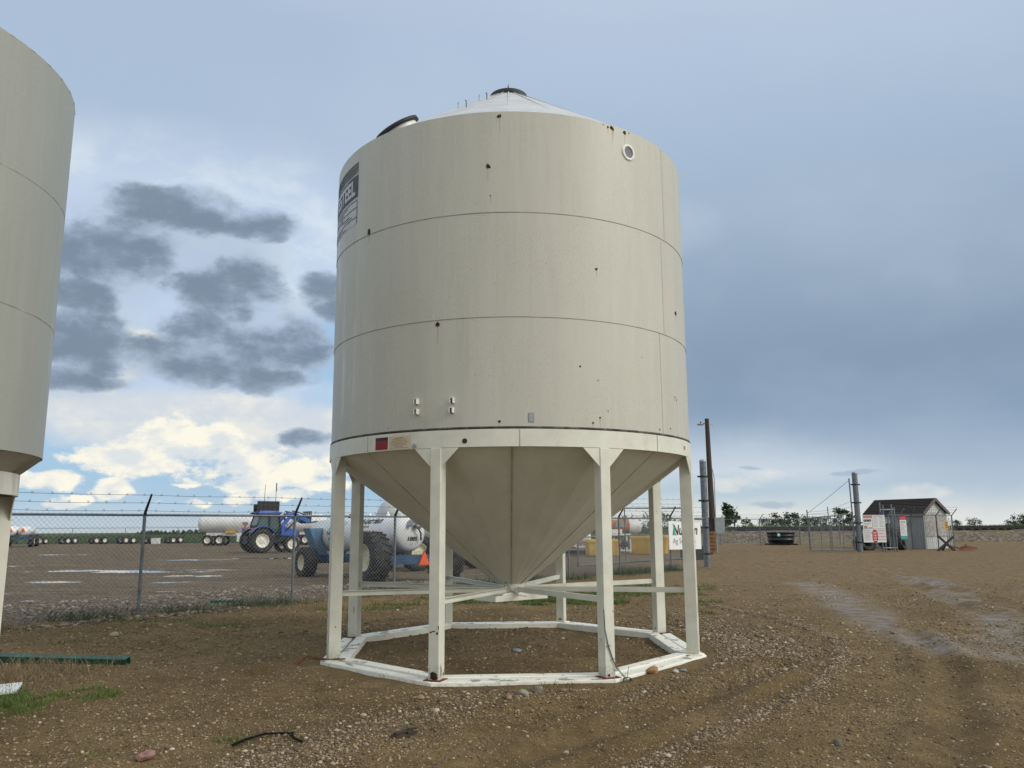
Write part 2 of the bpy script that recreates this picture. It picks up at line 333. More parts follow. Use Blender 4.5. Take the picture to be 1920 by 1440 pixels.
M['tub'] = mat('black_poly_tub', (.014, .017, .026), .45, var=.2, scale=4)
M['iron'] = mat('rusty_iron', (.14, .055, .03), .9, var=.5, scale=9)
M['bluecloth'] = mat('blue_bag', (.01, .03, .16), .6, var=.2)
M['bark'] = mat('grey_brown_bark', (.06, .048, .035), .9, var=.35, scale=9)
M['hose'] = mat('red_hose', (.30, .02, .02), .6, var=.2)
def leaf_mat(name, a, b_, sc_=.9):
    m = bpy.data.materials.new(name); m.use_nodes = True; t = m.node_tree; b = NB(t); p = t.nodes['Principled BSDF']
    g = b.n('ShaderNodeNewGeometry'); o = b.n('ShaderNodeTexCoord').outputs['Object']
    f = b.m('ADD', b.m('MULTIPLY', g.outputs['Random Per Island'], .6), b.m('MULTIPLY', b.noise(o, sc_, 3), .5))
    b.put(p.inputs['Base Color'], b.mix(b.m('SUBTRACT', f, .05), (*a, 1), (*b_, 1))); p.inputs['Roughness'].default_value = .7
    p.inputs['Specular IOR Level'].default_value = .25
    return m
M['leaf'] = leaf_mat('tree_leaf', (.018, .035, .012), (.055, .10, .03))
M['grass'] = leaf_mat('green_grass_blades', (.045, .085, .02), (.17, .23, .06), .6)
M['grassblue'] = leaf_mat('tall_green_grass', (.05, .09, .025), (.16, .20, .07), .2)
M['weed'] = leaf_mat('bluish_weeds', (.035, .06, .032), (.10, .14, .075), .6)
M['straw'] = leaf_mat('dead_straw', (.13, .095, .055), (.38, .29, .17))
M['crop'] = leaf_mat('green_crop', (.03, .06, .016), (.075, .12, .035), .1)
def stone_mat(name, stops, lo=.0):
    m = bpy.data.materials.new(name); m.use_nodes = True; t = m.node_tree; b = NB(t); p = t.nodes['Principled BSDF']
    g = b.n('ShaderNodeNewGeometry'); o = b.n('ShaderNodeTexCoord').outputs['Object']
    c = b.ramp(g.outputs['Random Per Island'], stops)
    c = b.mix(b.m('MULTIPLY', b.noise(o, 60, 3), .5), c, (.07, .052, .036, 1))
    b.put(p.inputs['Base Color'], c); p.inputs['Roughness'].default_value = .72
    return m
M['pebble'] = stone_mat('mixed_pebbles', [(0, (.085, .058, .03)), (.3, (.15, .105, .055)), (.6, (.24, .172, .095)), (.82, (.36, .268, .155)), (.95, (.50, .40, .27)), (1, (.68, .59, .45))])
M['berm'] = stone_mat('pale_stones', [(0, (.10, .076, .054)), (.4, (.19, .148, .108)), (.75, (.30, .24, .185)), (1, (.50, .43, .36))])

# ------------------------------------------------------------------ terrain
def sst(a, b, x): t = np.clip((x-a)/(b-a), 0, 1); return t*t*(3-2*t)
_perm = rng.random((256, 256))
def vnoise(x, y):
    xi = np.floor(x).astype(int); yi = np.floor(y).astype(int); fx = x-xi; fy = y-yi
    fx = fx*fx*(3-2*fx); fy = fy*fy*(3-2*fy); g = lambda i, j: _perm[i & 255, j & 255]
    return (g(xi, yi)*(1-fx)+g(xi+1, yi)*fx)*(1-fy)+(g(xi, yi+1)*(1-fx)+g(xi+1, yi+1)*fx)*fy
def fbm(x, y, o=4):
    s = 0; a = 1; t = 0
    for k in range(o): s = s+a*vnoise(x*2**k+17*k, y*2**k+31*k); t += a; a *= .5
    return s/t
def pl_dist(x, y, pts):
    d = np.full(np.shape(x), 1e9)
    for (x0, y0), (x1, y1) in zip(pts[:-1], pts[1:]):
        dx, dy = x1-x0, y1-y0; t = np.clip(((x-x0)*dx+(y-y0)*dy)/(dx*dx+dy*dy), 0, 1)
        d = np.minimum(d, np.hypot(x-x0-t*dx, y-y0-t*dy))
    return d
def base_z(x, y):
    x = np.asarray(x, float); y = np.asarray(y, float)
    z = np.interp(y, [-60, 4, 20, 29, 40, 52, 70], [-.2, -.2, .12, .24, .41, .47, .47])
    left = (1-sst(-3, 4, x-.03*y))*sst(17, 26, y)
    z = z*(1-left)+.12*left
    z = z + sst(62, 70, y)*sst(6, 14, x)*.85*(1-sst(250, 600, y))       # rise behind the railway
    z = z - sst(290, 1500, y)*12*(1-sst(6, 30, x))-sst(400, 1500, y)*10*sst(6, 30, x)
    return z
WIN1 = [(-2.6, 5.6), (-1.9, 6.5), (-.85, 8.1), (.2, 9.0), (1.2, 9.5), (2.2, 10.2), (3.1, 11.4), (3.3, 13), (2.9, 15)]
WIN2 = [(.2, 5.5), (1.07, 6.6), (2.1, 7.85), (3.2, 9.1), (4.1, 10.6), (4.7, 12.4), (4.6, 14.5), (3.9, 17)]
WIN3 = [(1.0, 8.3), (2.6, 9.6), (3.6, 11.0), (4.0, 13)]
TRK = [[(-.9, 5.4), (.2, 6.9), (1.8, 8.6), (3.2, 10.4), (3.9, 12.4)], [(2.6, 5.4), (3.9, 7.6), (5.3, 10.4), (6.1, 13), (6.3, 16)], [(-2.9, 5.6), (-1.7, 7.4), (-.4, 8.6)], [(6.5, 9), (8, 13), (9.6, 18), (11.4, 24)]]
RUTS = [[(12.2, 27), (11.4, 24), (10.4, 20.5), (9.9, 17.5), (9.2, 15)], [(11.2, 26.5), (10.3, 22), (9.2, 18.5), (8.6, 16)], [(15, 24), (12.6, 20), (11.5, 17.4)], [(14.2, 23.5), (12, 19), (11, 16)],
        [(13, 32), (9, 31), (8.5, 28)], [(2.6, 5.4), (3.9, 7.6), (5.3, 10.4), (6.1, 13)], [(-.9, 5.4), (.2, 6.9), (1.8, 8.6), (3.2, 10.4)]]
WET = [[(7.4, 21.5), (7.3, 19.5), (6.6, 16.4), (6.1, 13.6), (5.9, 12)], [(11.4, 24), (9.6, 18), (8.2, 14.5), (7.0, 12)], [(5.9, 12), (6.6, 10.8), (8.6, 11)], [(12, 19), (14, 16)]]
PUD = [(-15.5, 31.2, 2.2, .7), (-13.0, 30.2, 2.0, .5), (-11.6, 31.4, 1.3, .4), (-13.4, 24.6, 1.0, .3), (-9.8, 24.1, .7, .22), (-16.5, 42, 2.5, .7), (-12.5, 43.5, 2.2, .6), (-10.6, 18.5, .4, .14), (-9.8, 18.45, .4, .12), (-28, 52, 2.2, .6), (-19.5, 29, 1.2, .4), (-9, 38, 1.4, .4), (-12.3, 20.2, .5, .12), (-8.6, 20.5, .4, .1), (-5.7, 21, .3, .08), (-22, 36, 1.3, .4), (-17.2, 26.2, .9, .3), (-8, 47, 2, .5), (-10.5, 27.4, 1.0, .25)]
def side_t(x, y): return (y-22.37-.96*x)/1.386
def masks(x, y):
    n = fbm(x*1.3, y*1.3, 4); n2 = fbm(x*.35+9, y*.35+4, 3)
    grav = np.exp(-(pl_dist(x, y, WIN1)/.42)**2)*.9+np.exp(-(pl_dist(x, y, WIN2)/.13)**2)+np.exp(-(pl_dist(x, y, WIN3)/.2)**2)*.55
    grav += .6*np.exp(-(((x-3.3)/.9)**2+((y-12.4)/1.8)**2))
    grav = grav+.35*sst(.55, .75, n2)*(x > 1)
    t = side_t(x, y)
    comp = sst(-.2, 1.0, t)*(x < 7)*1.0
    berm = np.exp(-((t-1.4)/1.5)**2)*(1-sst(-1, 3, x))*sst(10, 14, y)
    wet = 0*x
    for w in WET: wet = np.maximum(wet, np.exp(-(pl_dist(x, y, w)/.62)**2))
    wet = wet*sst(.22, .5, fbm(x*.9, y*.9, 3))
    pud = 0*x
    for a, b, ra, rb in PUD:
        q = 1-((x-a)/ra)**2-((y-b)/rb)**2+(fbm(x*1.6+3, y*2.6, 4)-.5)*4.2; pud = np.maximum(pud, sst(-.3, .6, q))
    pud = pud*(t > 1.2)
    fld = sst(92, 97, y+(fbm(x*.1, y*.1)-.5)*5)*(1-sst(2, 9, x-.03*y))+sst(63, 67, y)*sst(6, 14, x)
    dark = 0*x
    for w in TRK: dark = np.maximum(dark, np.exp(-(pl_dist(x, y, w)/.42)**4))
    return grav, comp, berm, wet, pud, np.clip(fld, 0, 1), dark
def hgt(x, y, detail=True):
    x = np.asarray(x, float); y = np.asarray(y, float)
    z = base_z(x, y)
    if detail:
        z = z+(fbm(x*.5, y*.5, 3)-.5)*.07*np.clip(y/25, .35, 1)+(fbm(x*3, y*3, 3)-.5)*.022
        g, cpm, brm, wet, pud, fld, dk = masks(x, y)
        z = z+.022*np.clip(g, 0, 1.2)+brm*.05
        for r_ in RUTS:
            d = pl_dist(x, y, r_); z = z-.045*np.exp(-(d/.16)**2)+.03*np.exp(-((d-.3)/.12)**2)
        z = z-.03*pud*0
        rr_ = np.hypot(x+.0264, y-11.479); z = z+.052*np.exp(-((rr_-2.75)/.55)**4)+.03*(rr_ < 2.25)
        z = z-.05*np.exp(-(((x+3.09)/.28)**2+((y-10.18)/.2)**2))*3
        z = z*(1-pud)+pud*(base_z(x, y)+.0)
    return z
def gz(x, y): return float(hgt(np.array([x]), np.array([y]))[0])
def axis_lines(lo, hi, d0, lo_end, hi_end, gr):
    mid = list(np.arange(lo, hi+1e-6, d0)); a = []; s = d0; p = lo
    while p > lo_end: s *= gr; p -= s; a.append(p)
    b = []; s = d0; p = hi
    while p < hi_end: s *= gr; p += s; b.append(p)
    return np.array(a[::-1]+mid+b)
gx = axis_lines(-5, 6, .05, -2500, 2500, 1.035); gy = axis_lines(4.6, 14, .045, -120, 4500, 1.018)
X, Y = np.meshgrid(gx, gy); Z = hgt(X, Y)
nx, ny = len(gx), len(gy)
me = bpy.data.meshes.new('ground')
me.vertices.add(nx*ny); me.vertices.foreach_set('co', np.stack([X, Y, Z], -1).astype(np.float32).ravel())
idx = np.arange(nx*ny).reshape(ny, nx); q = np.stack([idx[:-1, :-1], idx[:-1, 1:], idx[1:, 1:], idx[1:, :-1]], -1).reshape(-1, 4)
me.loops.add(q.size); me.loops.foreach_set('vertex_index', q.ravel().astype(np.int32))
me.polygons.add(len(q)); me.polygons.foreach_set('loop_start', np.arange(0, q.size, 4, dtype=np.int32))
me.polygons.foreach_set('use_smooth', np.ones(len(q), bool)); me.update(calc_edges=True)
mk = masks(X, Y)
for nm, (a, b_, c_) in {'mask_a': (mk[0], mk[3], mk[1]), 'mask_b': (mk[4], mk[5], mk[2]), 'mask_c': (mk[6], mk[6], mk[6])}.items():
    at = me.attributes.new(nm, 'FLOAT_COLOR', 'POINT')
    at.data.foreach_set('color', np.stack([np.clip(a, 0, 1.), np.clip(b_, 0, 1.), np.clip(c_, 0, 1.), np.ones_like(a)], -1).astype(np.float32).ravel())
ground = bpy.data.objects.new('ground', me); C.objects.link(ground)
tag(ground, 'brown gravelly dirt yard with wet tyre tracks and puddles', 'ground', kind='structure')
def ground_mat():
    m = bpy.data.materials.new('gravel_dirt'); m.use_nodes = True; t = m.node_tree; b = NB(t); p = t.nodes['Principled BSDF']
    o = b.n('ShaderNodeTexCoord').outputs['Object']
    def attr(nm):
        a = b.n('ShaderNodeAttribute', attribute_name=nm); s = b.n('ShaderNodeSeparateColor'); b.put(s.inputs[0], a.outputs['Color']); return s.outputs
    grav, wet, comp = attr('mask_a'); pud, fld, berm = attr('mask_b'); trk = attr('mask_c')[0]
    big = b.noise(o, .55, 5, .6); mid = b.noise(o, 3.2, 6, .65); fine = b.noise(o, 38, 4, .7)
    d = b.mix(b.ss(big, .3, .7), (.120, .079, .032, 1), (.222, .156, .074, 1))
    d = b.mix(b.m('MULTIPLY', b.ss(mid, .45, .7), .6), d, (.048, .031, .013, 1))
    d = b.mix(b.m('MULTIPLY', b.ss(fine, .45, .75), .55), d, (.29, .207, .10, 1))
    # the far right yard is paler and drier, the compound greyer
    cm = b.mix(b.ss(b.noise(b.vm('MULTIPLY', o, (.35, 1.6, 1)), .8, 6, .65), .35, .68), (.090, .069, .046, 1), (.192, .150, .106, 1))
    d = b.mix(b.m('MULTIPLY', comp, .9), d, cm)
    sy = b.n('ShaderNodeSeparateXYZ'); b.put(sy.inputs[0], o)
    far = b.m('MULTIPLY', b.ss(sy.outputs[1], 11, 26), b.ss(sy.outputs[0], 2.0, 5.0))
    d = b.mix(b.m('MULTIPLY', far, .8), d, b.mix(b.ss(mid, .3, .7), (.172, .119, .062, 1), (.262, .188, .104, 1)))
    d = b.mix(b.m('MULTIPLY', trk, b.m('MULTIPLY', b.ss(mid, .25, .6), .55)), d, (.10, .072, .038, 1))
    spk = b.noise(o, 5.5, 9, .82); d = b.mix(b.m('MULTIPLY', b.m('MAXIMUM', far, comp), b.m('MULTIPLY', b.ss(spk, .50, .64), .8)), d, (.31, .25, .175, 1)); d = b.mix(b.m('MULTIPLY', b.m('MAXIMUM', far, comp), b.m('MULTIPLY', b.ss(spk, .49, .37), .75)), d, (.055, .04, .026, 1))
    # pebbles
    heights = []
    for s_, thr, k in ((52, .40, 1.), (105, .42, .95)):
        v = b.n('ShaderNodeTexVoronoi'); v.inputs['Scale'].default_value = s_; b.put(v.inputs['Vector'], o)
        sr = b.n('ShaderNodeSeparateColor'); b.put(sr.inputs[0], v.outputs['Color'])
        dens = b.m('ADD', b.m('ADD', b.m('SUBTRACT', .58, b.m('MULTIPLY', trk, .3)), b.m('MULTIPLY', grav, .45)), b.m('ADD', b.m('MULTIPLY', berm, .55), b.m('MULTIPLY', b.m('SUBTRACT', big, .5), .7)))
        inside = b.m('MULTIPLY', b.m('SUBTRACT', 1, b.ss(v.outputs['Distance'], thr*.6, thr)), b.m('LESS_THAN', sr.outputs[0], dens))
        pc = b.ramp(sr.outputs[1], [(0, (.05, .034, .016)), (.25, (.16, .11, .056)), (.6, (.30, .215, .12)), (.86, (.46, .355, .22)), (1, (.78, .68, .52))])
        d = b.mix(b.m('MULTIPLY', inside, .85*k), d, pc); heights.append(inside)
    d = b.mix(b.m('MULTIPLY', berm, b.ss(b.noise(o, 16, 4, .7), .45, .64)), d, (.28, .225, .17, 1))
    fg = b.mix(b.noise(b.vm('MULTIPLY', o, (1, .3, 1)), .25, 6, .65), (.035, .062, .016, 1), (.075, .105, .035, 1))
    d = b.mix(fld, d, fg)
    wn = b.m('MULTIPLY', b.ss(wet, .05, 1.0), b.ss(b.noise(o, 3.0, 7, .72), .25, .68))
    d = b.mix(b.m('MULTIPLY', wn, .6), d, (.17, .145, .125, 1))  # paler grey painted into the wet tracks for their sky sheen
    pn = b.ss(b.m('ADD', pud, b.m('MULTIPLY', b.m('SUBTRACT', b.noise(b.vm('MULTIPLY', o, (1, 1.8, 1)), 2.2, 7, .7), .5), 2.6)), .5, .62)
    pn = b.m('MULTIPLY', pn, b.ss(pud, .02, .2))
    d = b.mix(pn, d, (.05, .045, .04, 1))
    b.put(p.inputs['Base Color'], d)
    damp = b.m('MULTIPLY', comp, b.ss(b.noise(b.vm('MULTIPLY', o, (.5, 1.8, 1)), 1.2, 5, .6), .5, .75))
    ro = b.m('SUBTRACT', .93, b.m('MULTIPLY', b.m('MAXIMUM', b.m('MULTIPLY', wn, .85), b.m('MULTIPLY', damp, .3)), .66))
    b.put(p.inputs['Roughness'], b.mix(pn, ro, (.04, .04, .04, 1)))
    b.put(p.inputs['Specular IOR Level'], b.m('ADD', .12, b.m('MULTIPLY', b.m('MAXIMUM', wn, pn), .5)))
    h = b.m('ADD', b.m('MULTIPLY', heights[0], .6), b.m('ADD', b.m('MULTIPLY', heights[1], .3), b.m('MULTIPLY', b.noise(o, 12, 6, .7), 1.6)))
    bn = b.n('ShaderNodeBump'); bn.inputs['Distance'].default_value = .026
    b.put(bn.inputs['Strength'], b.m('MULTIPLY', b.m('SUBTRACT', 1, pn), b.m('SUBTRACT', .85, b.m('MULTIPLY', wn, .55))))
    b.put(bn.inputs['Height'], h); b.put(p.inputs['Normal'], bn.outputs[0])
    return m
me.materials.append(ground_mat())

# ------------------------------------------------------------------ loose stones
ICO_V = []
_p = (1+5**.5)/2
for a, b_ in ((1, _p), (-1, _p), (1, -_p), (-1, -_p)): ICO_V += [(0, a, b_), (a, b_, 0), (b_, 0, a)]
ICO_V = np.array(ICO_V)/math.hypot(1, _p)
import itertools
_d = np.linalg.norm(ICO_V[:, None]-ICO_V[None], axis=-1)
ICO_F = [t for t in itertools.combinations(range(12), 3) if all(abs(_d[a, b_]-1.0515) < .01 for a, b_ in itertools.combinations(t, 2))]
ICO_F = np.array([t if np.dot(np.cross(ICO_V[t[1]]-ICO_V[t[0]], ICO_V[t[2]]-ICO_V[t[0]]), ICO_V[t[0]]) > 0 else (t[0], t[2], t[1]) for t in ICO_F])
def tri_mesh(name, V, F, mat_, smooth=False):
    m = bpy.data.meshes.new(name); m.vertices.add(len(V)); m.vertices.foreach_set('co', V.astype(np.float32).ravel())
    m.loops.add(F.size); m.loops.foreach_set('vertex_index', F.ravel().astype(np.int32)); k = F.shape[1]
    m.polygons.add(len(F)); m.polygons.foreach_set('loop_start', np.arange(0, F.size, k, dtype=np.int32))
    m.polygons.foreach_set('use_smooth', np.full(len(F), smooth)); m.update(calc_edges=True); m.materials.append(mat_)
    o = bpy.data.objects.new(name, m); C.objects.link(o); return o
def scatter(px, py, s, name, mat_):
    n = len(px); z = hgt(px, py)
    V = ICO_V[None]*(1+rng.normal(0, .13, (n, 12, 1)))
    V = V*(s[:, None, None]*np.stack([rng.uniform(.8, 1.35, n), rng.uniform(.7, 1.1, n), rng.uniform(.45, .8, n)], -1)[:, None, :])
    a = rng.uniform(0, 6.28, n); ca, sa = np.cos(a)[:, None], np.sin(a)[:, None]
    xx = V[..., 0]*ca-V[..., 1]*sa; yy = V[..., 0]*sa+V[..., 1]*ca
    P = np.stack([xx+px[:, None], yy+py[:, None], V[..., 2]+(z+s*.22)[:, None]], -1).reshape(-1, 3)
    F = (ICO_F[None]+(np.arange(n)*12)[:, None, None]).reshape(-1, 3)
    return tri_mesh(name, P, F, mat_, True)
def near_pts(n, y0, y1, p=1.5):
    y = y0+(y1-y0)*rng.random(n)**p; x = rng.uniform(-.68, .68, n)*(y+.6); return x, y
x1, y1 = near_pts(230000, 5.2, 26, 1.5)
g = masks(x1, y1); skid_r = np.hypot(x1+.03, y1-11.48)
keep = (rng.random(len(x1)) < np.clip((.34-.2*g[6]-.3*g[3]+g[0]*.8+.35*sst(.45, .7, fbm(x1*.6, y1*.6)))*(1-sst(12, 25.5, y1)), 0, 1)) & ~((skid_r > 2.12) & (skid_r < 2.68)) & (side_t(x1, y1) < .3) 
x1, y1 = x1[keep], y1[keep]; s1 = np.clip(rng.lognormal(-4.95, .42, len(x1)), .004, .03)*np.clip(y1/9, 1, 1.5)
def along(pts, n, w, ymin=5.0):
    pts = np.array(pts); L = np.r_[0, np.cumsum(np.hypot(*np.diff(pts, axis=0).T))]; t = rng.random(n)*L[-1]
    return np.interp(t, L, pts[:, 0])+rng.normal(0, w, n), np.interp(t, L, pts[:, 1])+rng.normal(0, w, n)
x2, y2 = along(WIN1, 9000, .26); x3, y3 = along(WIN2, 5200, .075); x4, y4 = along(WIN3, 2200, .12)
x5, y5 = rng.normal(3.2, .7, 2600), rng.normal(12.2, 1.4, 2600)
px = np.r_[x1, x2, x3, x4, x5]; py = np.r_[y1, y2, y3, y4, y5]
ss_ = np.r_[s1, np.clip(rng.lognormal(-4.7, .45, 9000), .006, .045), np.clip(rng.lognormal(-4.75, .4, 5200), .005, .03), np.clip(rng.lognormal(-4.75, .4, 2200), .005, .026), np.clip(rng.lognormal(-4.4, .45, 2600), .006, .04)]
sr = np.hypot(px+.03, py-11.48); ok = ~((sr > 2.12) & (sr < 2.68)); px, py, ss_ = px[ok], py[ok], ss_[ok]
tag(scatter(px, py, ss_, 'gravel', M['pebble']), 'loose brown and cream pebbles scattered in rows over the yard', 'gravel', kind='stuff')
n = 6500; tt = rng.normal(1.5, 1.3, n); ss2 = rng.uniform(-3, 12, n)  # along the inside of the fence
bx_ = -9.5+ss2*.721; by_ = 22.37+.96*bx_
bx_, by_ = bx_-tt*.6925, by_+tt*.7214
kp = (by_ > 13.5) & (tt > .1); bx_, by_ = bx_[kp], by_[kp]
tag(scatter(bx_, by_, np.clip(rng.lognormal(-3.75, .4, len(bx_)), .012, .075), 'pale_gravel', M['berm']), 'band of pale coarse stones inside the near fence line', 'gravel', kind='stuff')
n = 260; xx = rng.uniform(-8.2, -5.2, n); yy = 22.37+.96*xx-rng.normal(.75, .25, n)*1.386*.55
tag(scatter(xx, yy, np.clip(rng.lognormal(-3.4, .35, n), .02, .07), 'kerb_stones', M['berm']), 'row of fist sized pale stones along the fence foot', 'stones', kind='stuff')
# larger single stones
def stone(x, y, s, col, label, seed, rough=.7):
    r2 = np.random.default_rng(seed); mb = MB()
    import bmesh
    bm = bmesh.new(); bmesh.ops.create_icosphere(bm, subdivisions=2 if seed == 1 else 3, radius=1)
    ph = r2.uniform(0, 6, 9)
    for v in bm.verts:
        c_ = v.co; k = 1+.16*math.sin(2.1*c_.x+ph[0])*math.cos(1.7*c_.y+ph[1])+.12*math.sin(3.3*c_.z+ph[2]+c_.x)+.05*math.sin(7*c_.x+ph[3])*math.sin(6*c_.y+ph[4])
        v.co = Vector((c_.x*s*1.25*k, c_.y*s*k, c_.z*s*.72*k))
    if seed == 1:
        for v in bm.verts: v.co *= r2.uniform(.82, 1.12)
    for f in bm.faces: f.smooth = seed != 1
    mm = bpy.data.meshes.new('stone'); bm.to_mesh(mm); bm.free()
    mm.materials.append(mat('stone_'+label.split()[0]+str(seed), col, rough, var=.3, scale=14, bump=.35, bscale=50))
    o = bpy.data.objects.new('stone', mm); C.objects.link(o); o.location = (x, y, gz(x, y)+s*.4); o.rotation_euler = (r2.uniform(-.2, .2), r2.uniform(-.2, .2), r2.uniform(0, 6))
    return tag(o, label, 'stone', 'larger stones lying loose in the dirt')
stone(-2.84, 6.72, .062, (.25, .13, .11), 'pinkish angular rock at the bottom left edge of the yard', 1)
stone(.24, 8.76, .052, (.17, .15, .12), 'round grey brown cobble, the larger of the pair before the silo', 2)
stone(.10, 8.6, .045, (.30, .28, .22), 'pale flat cobble beside the round grey brown one', 3)
stone(1.55, 9.62, .06, (.32, .17, .07), 'orange brown cobble against the silo skid by its front right leg', 4)
stone(1.82, 9.66, .035, (.45, .43, .41), 'small whitish pebble right of the orange brown cobble', 5)
stone(1.93, 9.72, .03, (.25, .26, .27), 'small blue grey pebble beside the whitish pebble', 6)
stone(2.62, 7.05, .04, (.12, .10, .075), 'dark brown stone standing alone on the pebble ridge', 7)
stone(-.92, 8.5, .035, (.30, .19, .12), 'tan stone at the start of the gravel band left of the silo front', 8)
stone(-6.2, 13.2, .055, (.34, .29, .22), 'pale oval stone on the bare dirt beyond the green tube', 9)
stone(-.05, 8.45, .04, (.27, .17, .1), 'tan stone next to the two cobbles before the silo', 10)
stone(1.4, 6.35, .04, (.33, .25, .17), 'cream stone on the near end of the pebble ridge', 11)
stone(1.9, 19.4, .11, (.42, .38, .33), 'pale boulder at the grass edge behind the silo', 12)

# ------------------------------------------------------------------ grass
def blades(px, py, h, w, name, mat_, lean=.5, zf=None):
    n = len(px); z = (hgt(px, py) if zf is None else zf(px, py))-.01
    a = rng.uniform(0, 6.28, n); l = rng.uniform(.1, lean, n)*h; b_ = rng.uniform(0, 6.28, n)
    dx, dy = np.cos(a)*w/2, np.sin(a)*w/2; lx, ly = np.cos(b_)*l, np.sin(b_)*l
    P = np.stack([np.stack([px-dx, py-dy, z], -1), np.stack([px+dx, py+dy, z], -1),
                  np.stack([px+dx*.7+lx*.35, py+dy*.7+ly*.35, z+h*.6], -1), np.stack([px-dx*.7+lx*.35, py-dy*.7+ly*.35, z+h*.6], -1),
                  np.stack([px+lx, py+ly, z+h*(1-.3*(l/h)**2)], -1)], 1).reshape(-1, 3)
    i = np.arange(n)*5
    F = np.concatenate([np.stack([i, i+1, i+2], -1), np.stack([i, i+2, i+3], -1), np.stack([i+3, i+2, i+4], -1)])
    return tri_mesh(name, P, F, mat_)
def patch(cx, cy, rx, ry, n):
    a = rng.uniform(0, 6.28, n); r_ = rng.random(n)**.6*1.25; x, y = cx+rx*r_*np.cos(a), cy+ry*r_*np.sin(a)
    k = fbm(x*3.1, y*3.1, 4)-.22*(r_-.6) > .46
    return x[k], y[k]
GP = []
for a in [(.6, 17.7, 1.7, .55, 14000), (1.6, 19.0, 2.4, .6, 9000), (-1.0, 18.6, 1.4, .3, 3000), (3.3, 20.8, 2.0, .8, 9000), (-4.9, 8.95, .8, .42, 6500), (-5.5, 8.4, .9, .35, 3500), (-4.3, 9.0, .4, .25, 600), (-.95, 7.6, .17, .11, 420), (-2.35, 7.25, .16, .1, 200), (-2.9, 14.9, .8, .25, 700),
          (-5.2, 14.3, .9, .3, 700), (-3.0, 16.6, .9, .3, 900), (-6.6, 14.9, 1.1, .35, 900), (-2.3, 17.2, .7, .2, 600), (3.4, 12.1, .13, .12, 220), (3.35, 15.6, .35, .12, 350), (3.9, 17.5, .4, .15, 350), (-.02, 8.4, .2, .08, 160), (-6.8, 12.6, .5, .3, 400), (-3.25, 6.75, .3, .2, 90), (-1.9, 9.0, .3, .1, 60), (.45, 9.0, .2, .08, 60), (-2.9, 7.1, .12, .1, 120)]:
    GP.append(patch(*a))
gxx = np.concatenate([a for a, b_ in GP]); gyy = np.concatenate([b_ for a, b_ in GP])
tag(blades(gxx, gyy, (.02+.09*rng.random(len(gxx))**2)*np.clip(.5+fbm(gxx*4, gyy*4, 2), .5, 1.4), rng.uniform(.004, .009, len(gxx))*np.clip(gyy/9, 1, 1.9), 'grass', M['grass'], 1.6), 'short green grass patches on the yard', 'grass', kind='stuff')
n = 13000; s_ = rng.uniform(-3, 20, n); t_ = rng.normal(0, .3, n); fx = -9+s_*.721; fy = 22.37+.96*fx; fx, fy = fx-t_*.69, fy+t_*.72
k = fbm(fx*1.1+5, fy*1.1, 3) > .45; fx, fy = fx[k], fy[k]
tag(blades(fx, fy, (.04+.26*rng.random(len(fx))**1.6)*np.clip(.4+1.1*fbm(fx*1.7, fy*1.7, 2), .4, 1.5), rng.uniform(.006, .012, len(fx)), 'fence_weeds', M['weed'], 1.5), 'bluish green weeds growing along the foot of the near fence', 'weeds', kind='stuff')
n = 1000; fx, fy = rng.normal(-5.7, .38, n), rng.normal(10.2, .42, n)
dt = blades(fx, fy, (.06+.26*rng.random(n)**1.6), rng.uniform(.004, .007, n), 'dry_grass_tuft', M['straw'], 2.6)
tag(dt, 'dead straw coloured grass tuft hanging over the green tube', 'dry grass')
n = 26000; fx = rng.uniform(7, 90, n); fy = rng.uniform(63.5, 78, n)
tag(blades(fx, fy, rng.uniform(.15, .55, n)*(.3+1.1*fbm(fx*.2, fy*.2)), rng.uniform(.05, .1, n), 'verge_grass', M['grassblue'], .6), 'tall green grass growing behind the railway line', 'grass', kind='stuff')
n = 16000; fx = rng.uniform(-120, 3, n); fy = 96+150*rng.random(n)**2
tag(blades(fx, fy, rng.uniform(.15, .45, n), rng.uniform(.15, .3, n), 'crop', M['crop'], .6), 'low green crop covering the field beyond the compound', 'crop', kind='stuff')

# ------------------------------------------------------------------ the big silo
SX, SY = -.0264, 11.479; SR = 2.4578; Z0 = -.05
silo = thing('grain_silo', 'large cream hopper bottom silo with rust spots standing on an octagonal white skid', 'silo', (SX, SY, Z0))
def Zl(z): return z-Z0
ZB, ZR1, ZR2, ZE, ZS = 2.713, 3.967, 5.216, 6.4655, 2.488
def cyl_pt(th, z, r=SR): a = R(th); return (r*math.cos(a), r*math.sin(a), Zl(z))
wall = MB()
for z0, z1, dr in ((ZB, ZR1-.004, .0), (ZR1-.004, ZR2-.004, .004), (ZR2-.004, ZE, .008)):
    wall.lathe([(SR+dr, Zl(z0)), (SR+dr, Zl(z1)+.004)], 160)
# lap seams: thin grimy lips, and the vertical seam
for z, d_ in ((ZR1, .004), (ZR2, .008)): wall.lathe([(SR+d_-.005, Zl(z)-.004), (SR+d_+.001, Zl(z)-.004)], 160, 1).lathe([(SR+d_-.003, Zl(z)-.010), (SR+d_-.003, Zl(z)-.004)], 160, 1)
for z0, z1, th, dr in ((ZB, ZR1, -41.2, 0), (ZR1, ZR2, -38.6, .004), (ZR2, ZE, -36.3, .008)):
    a0, a1 = R(th), R(th+.11)
    wall.lathe([(SR+dr+.002, Zl(z0)), (SR+dr+.002, Zl(z1))], 1, 1, a0=a0, a1=a1)
